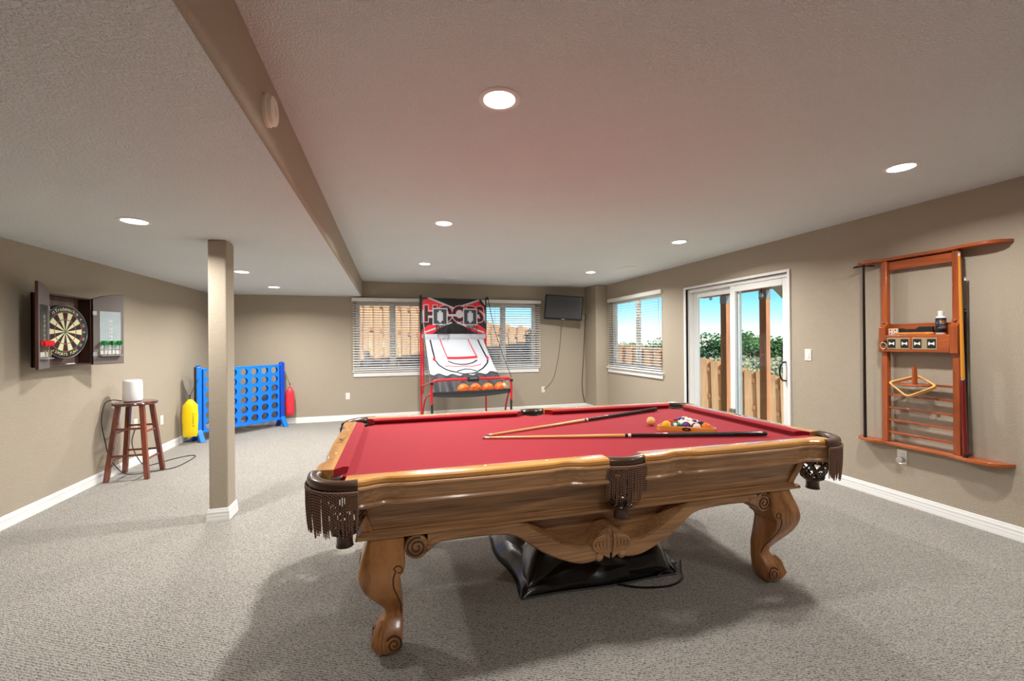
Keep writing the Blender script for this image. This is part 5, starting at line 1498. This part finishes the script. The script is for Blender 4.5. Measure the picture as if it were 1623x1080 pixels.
MB().box(-.94, -.90, -3.2, 2.3, .14, .36).build('ledger', M_DECKY, dk, smooth=0)
first = None
for k in range(15):
    y = 6.54 - 4.2 - k * .37
    if first is None: first = MB().box(-.90, .95, -.02, .02, .20, .38).build('joist', wood('joist_wood', srgb(130, 84, 52), srgb(172, 120, 80), 'X', .6, 6, 10, 0), dk, smooth=0, loc=(0, y, 0))
    else: share(first, 'joist', dk, (0, y, 0))
first = None
for k in range(13):
    x = -.86 + k * .147
    if first is None: first = MB().box(-.07, .07, -3.2, 2.3, .38, .41).build('deck_board', M_DECKY, dk, smooth=0, loc=(x, 0, 0))
    else: share(first, 'deck_board', dk, (x, 0, 0))
sg_ = MB().prism([(4.95, 2.32), (4.70, 2.10), (4.10, 1.50), (3.2, .6), (3.2, .95), (4.00, 1.80), (4.35, 2.16), (4.40, 2.32)], 'X', 4.98, 5.02).build('stair_stringer', plain('pale_painted_board', srgb(206, 204, 186), .6, var=.08), None, smooth=0)
tag(sg_, 'pale sloping stair board at the top right of the sliding door view', 'stair board')
for (x, y, z, lb) in ((5.62, 6.54, 2.17, 'left hanging string light bulb outside the sliding door'), (5.62, 5.43, 2.11, 'right hanging string light bulb outside the sliding door')):
    t = thing('string_bulb', lb, 'light bulb', (x, y, z), group='string light bulbs')
    MB().lathe([(.001, .03), (.016, .03), (.018, -.01), (.016, -.035), (.001, -.035)], 12).build('socket', M_BLK, t)
    MB().lathe([(.012, -.035), (.026, -.06), (.030, -.08), (.022, -.10), (.001, -.108)], 14).build('bulb', plain('clear_bulb', srgb(225, 230, 235), .1, trans=.6), t, smooth=60)
    MB().tube([(0, 0, .03), (0, 0, 2.357 - z)], .003, 6).build('wire', M_BLK, t)

# leaves: clumps of small cards
def leaf_cloud(mb, c, rad, n, size, rnd, squash=1.0):
    for _ in range(n):
        while True:
            p = Vector((rnd.uniform(-1, 1), rnd.uniform(-1, 1), rnd.uniform(-1, 1)))
            if .25 < p.length < 1: break
        p = Vector((p.x * rad[0], p.y * rad[1], p.z * rad[2])) + Vector(c)
        a = Vector((rnd.gauss(0, 1), rnd.gauss(0, 1), rnd.gauss(0, 1))).normalized(); b = a.orthogonal().normalized()
        s = size * rnd.uniform(.6, 1.3)
        mb.add([p - a * s, p + b * s * .6, p + a * s, p - b * s * .6], [(0, 1, 2, 3)])
LEAFM = [plain('leaf_green_a', srgb(74, 112, 58), .9, var=.35, vscale=.8, spec=.05), plain('leaf_green_b', srgb(92, 130, 72), .9, var=.35, vscale=.8, spec=.05), plain('leaf_green_c', srgb(60, 98, 56), .9, var=.35, vscale=.8, spec=.05)]
M_BARK = plain('bark', srgb(96, 78, 60), .9, var=.2)
TREES = [(978, 104, 3.2, 5.0, 'at the left end of the tree line, seen through the blind'), (1000, 96, 3.0, 4.4, 'low one in the middle of the blind view'), (1040, 88, 3.8, 6.2, 'rounded one at the right of the blind view'), (1075, 104, 3.4, 5.2, 'low one between the blind and the door view'),
         (1101, 90, 2.6, 4.6, 'small one at the left edge of the door view'), (1138, 82, 3.4, 6.6, 'rounded one left of the first deck post'), (1164, 99, 3.4, 6.6, 'one just right of the first deck post'),
         (1186, 84, 3.3, 6.9, 'tallest one in the middle of the door view'), (1206, 97, 3.4, 6.4, 'one hidden partly by the second deck post'), (1228, 83, 3.4, 6.4, 'one right of the second deck post'), (1250, 98, 3.4, 6.4, 'one at the right edge of the door view')]
for i, (u, d, r, h, lb) in enumerate(TREES):
    p = px_world(u, d); p.z = gz(p.x, p.y)
    rnd = random.Random(100 + i)
    t = thing('tree', 'distant green tree, ' + lb, 'tree', p, group='distant trees')
    MB().tube([(0, 0, 0), (.1, 0, h * .5)], [.22, .12], 6).build('trunk', M_BARK, t)
    mb = MB()
    for k in range(11):
        c = (rnd.uniform(-.7, .7) * r, rnd.uniform(-.6, .6) * r, h * rnd.uniform(.25, .78)); q = r * rnd.uniform(.45, .7)
        leaf_cloud(mb, c, (q, q, q * .8), 150, .30, rnd)
    mb.build('crown', LEAFM[i % 3], t, smooth=0, recalc=False)
# scrub field: nobody could count it
rnd = random.Random(5)
sm = [plain('scrub_sage', srgb(148, 150, 110), .95, var=.25, vscale=.6, spec=.03), plain('scrub_grey', srgb(164, 156, 128), .95, var=.25, vscale=.6, spec=.03), plain('scrub_green', srgb(122, 146, 84), .95, var=.25, vscale=.6, spec=.03)]
mb = MB()
for k in range(1500):
    d = 13.5 * (6.2 ** rnd.random()); u = rnd.uniform(930, 1340); p = px_world(u, d); p.z = gz(p.x, p.y)
    mb.cur = 2 if (d < 22 and rnd.random() < .75) else (0 if rnd.random() < .6 else 1)
    hgt = .5 + .9 * smoothstep(14, 50, d)
    leaf_cloud(mb, (p.x, p.y, p.z + hgt * .45), (hgt * .9, hgt * .9, hgt * .6), 38, .06 + .0042 * d, rnd)
tag(mb.build('scrub_field', sm, None, smooth=0, recalc=False), 'grey green sagebrush field beyond the fence', 'scrub', kind='stuff')
# shrub outside the right back window
p = px_world(842, 9.35); p.z = gz(p.x, p.y)
sh = thing('shrub', 'dark green conical shrub outside the window next to the television', 'shrub', p)
rnd = random.Random(9); mb = MB()
for k in range(16):
    q = k / 15; rr = lerp(.55, .12, q); leaf_cloud(mb, (0, 0, .25 + 1.55 * q), (rr, rr, .22), 90, .05, rnd)
mb.build('foliage', plain('shrub_leaf', srgb(86, 112, 74), .7, var=.3, vscale=5), sh, smooth=0, recalc=False)
MB().tube([(0, 0, 0), (0, 0, 1.2)], [.04, .02], 6).build('stem', M_BARK, sh)
# white garden chair outside the left window
p = px_world(592, 8.85); p.z = gz(p.x, p.y)
gc = thing('garden_chair', 'white garden chair just outside the left window', 'chair', (p.x, p.y, p.z), (0, 0, .2))
M_GC = plain('white_resin', srgb(238, 236, 230), .4)
zo = .62
MB().box(-.1, .40, -.25, .25, zo + .38, zo + .42).build('seat', M_GC, gc, bevel=.01)
MB().prism([(-.12, zo + .42), (-.06, zo + .42), (-.12, zo + .86), (-.17, zo + .86)], 'Y', -.25, .25).build('backrest', M_GC, gc, bevel=.01)
for sy in (-1, 1):
    MB().prism([(-.14, zo + .58), (.30, zo + .60), (.30, zo + .64), (-.14, zo + .62)], 'Y', sy * .25 - .03, sy * .25 + .03).build('armrest', M_GC, gc, bevel=.008)
    for x in (-.08, .34): MB().box(x - .025, x + .025, sy * .22 - .025, sy * .22 + .025, 0, zo + (.60 if x > 0 else .38)).build('leg', M_GC, gc, bevel=.006)
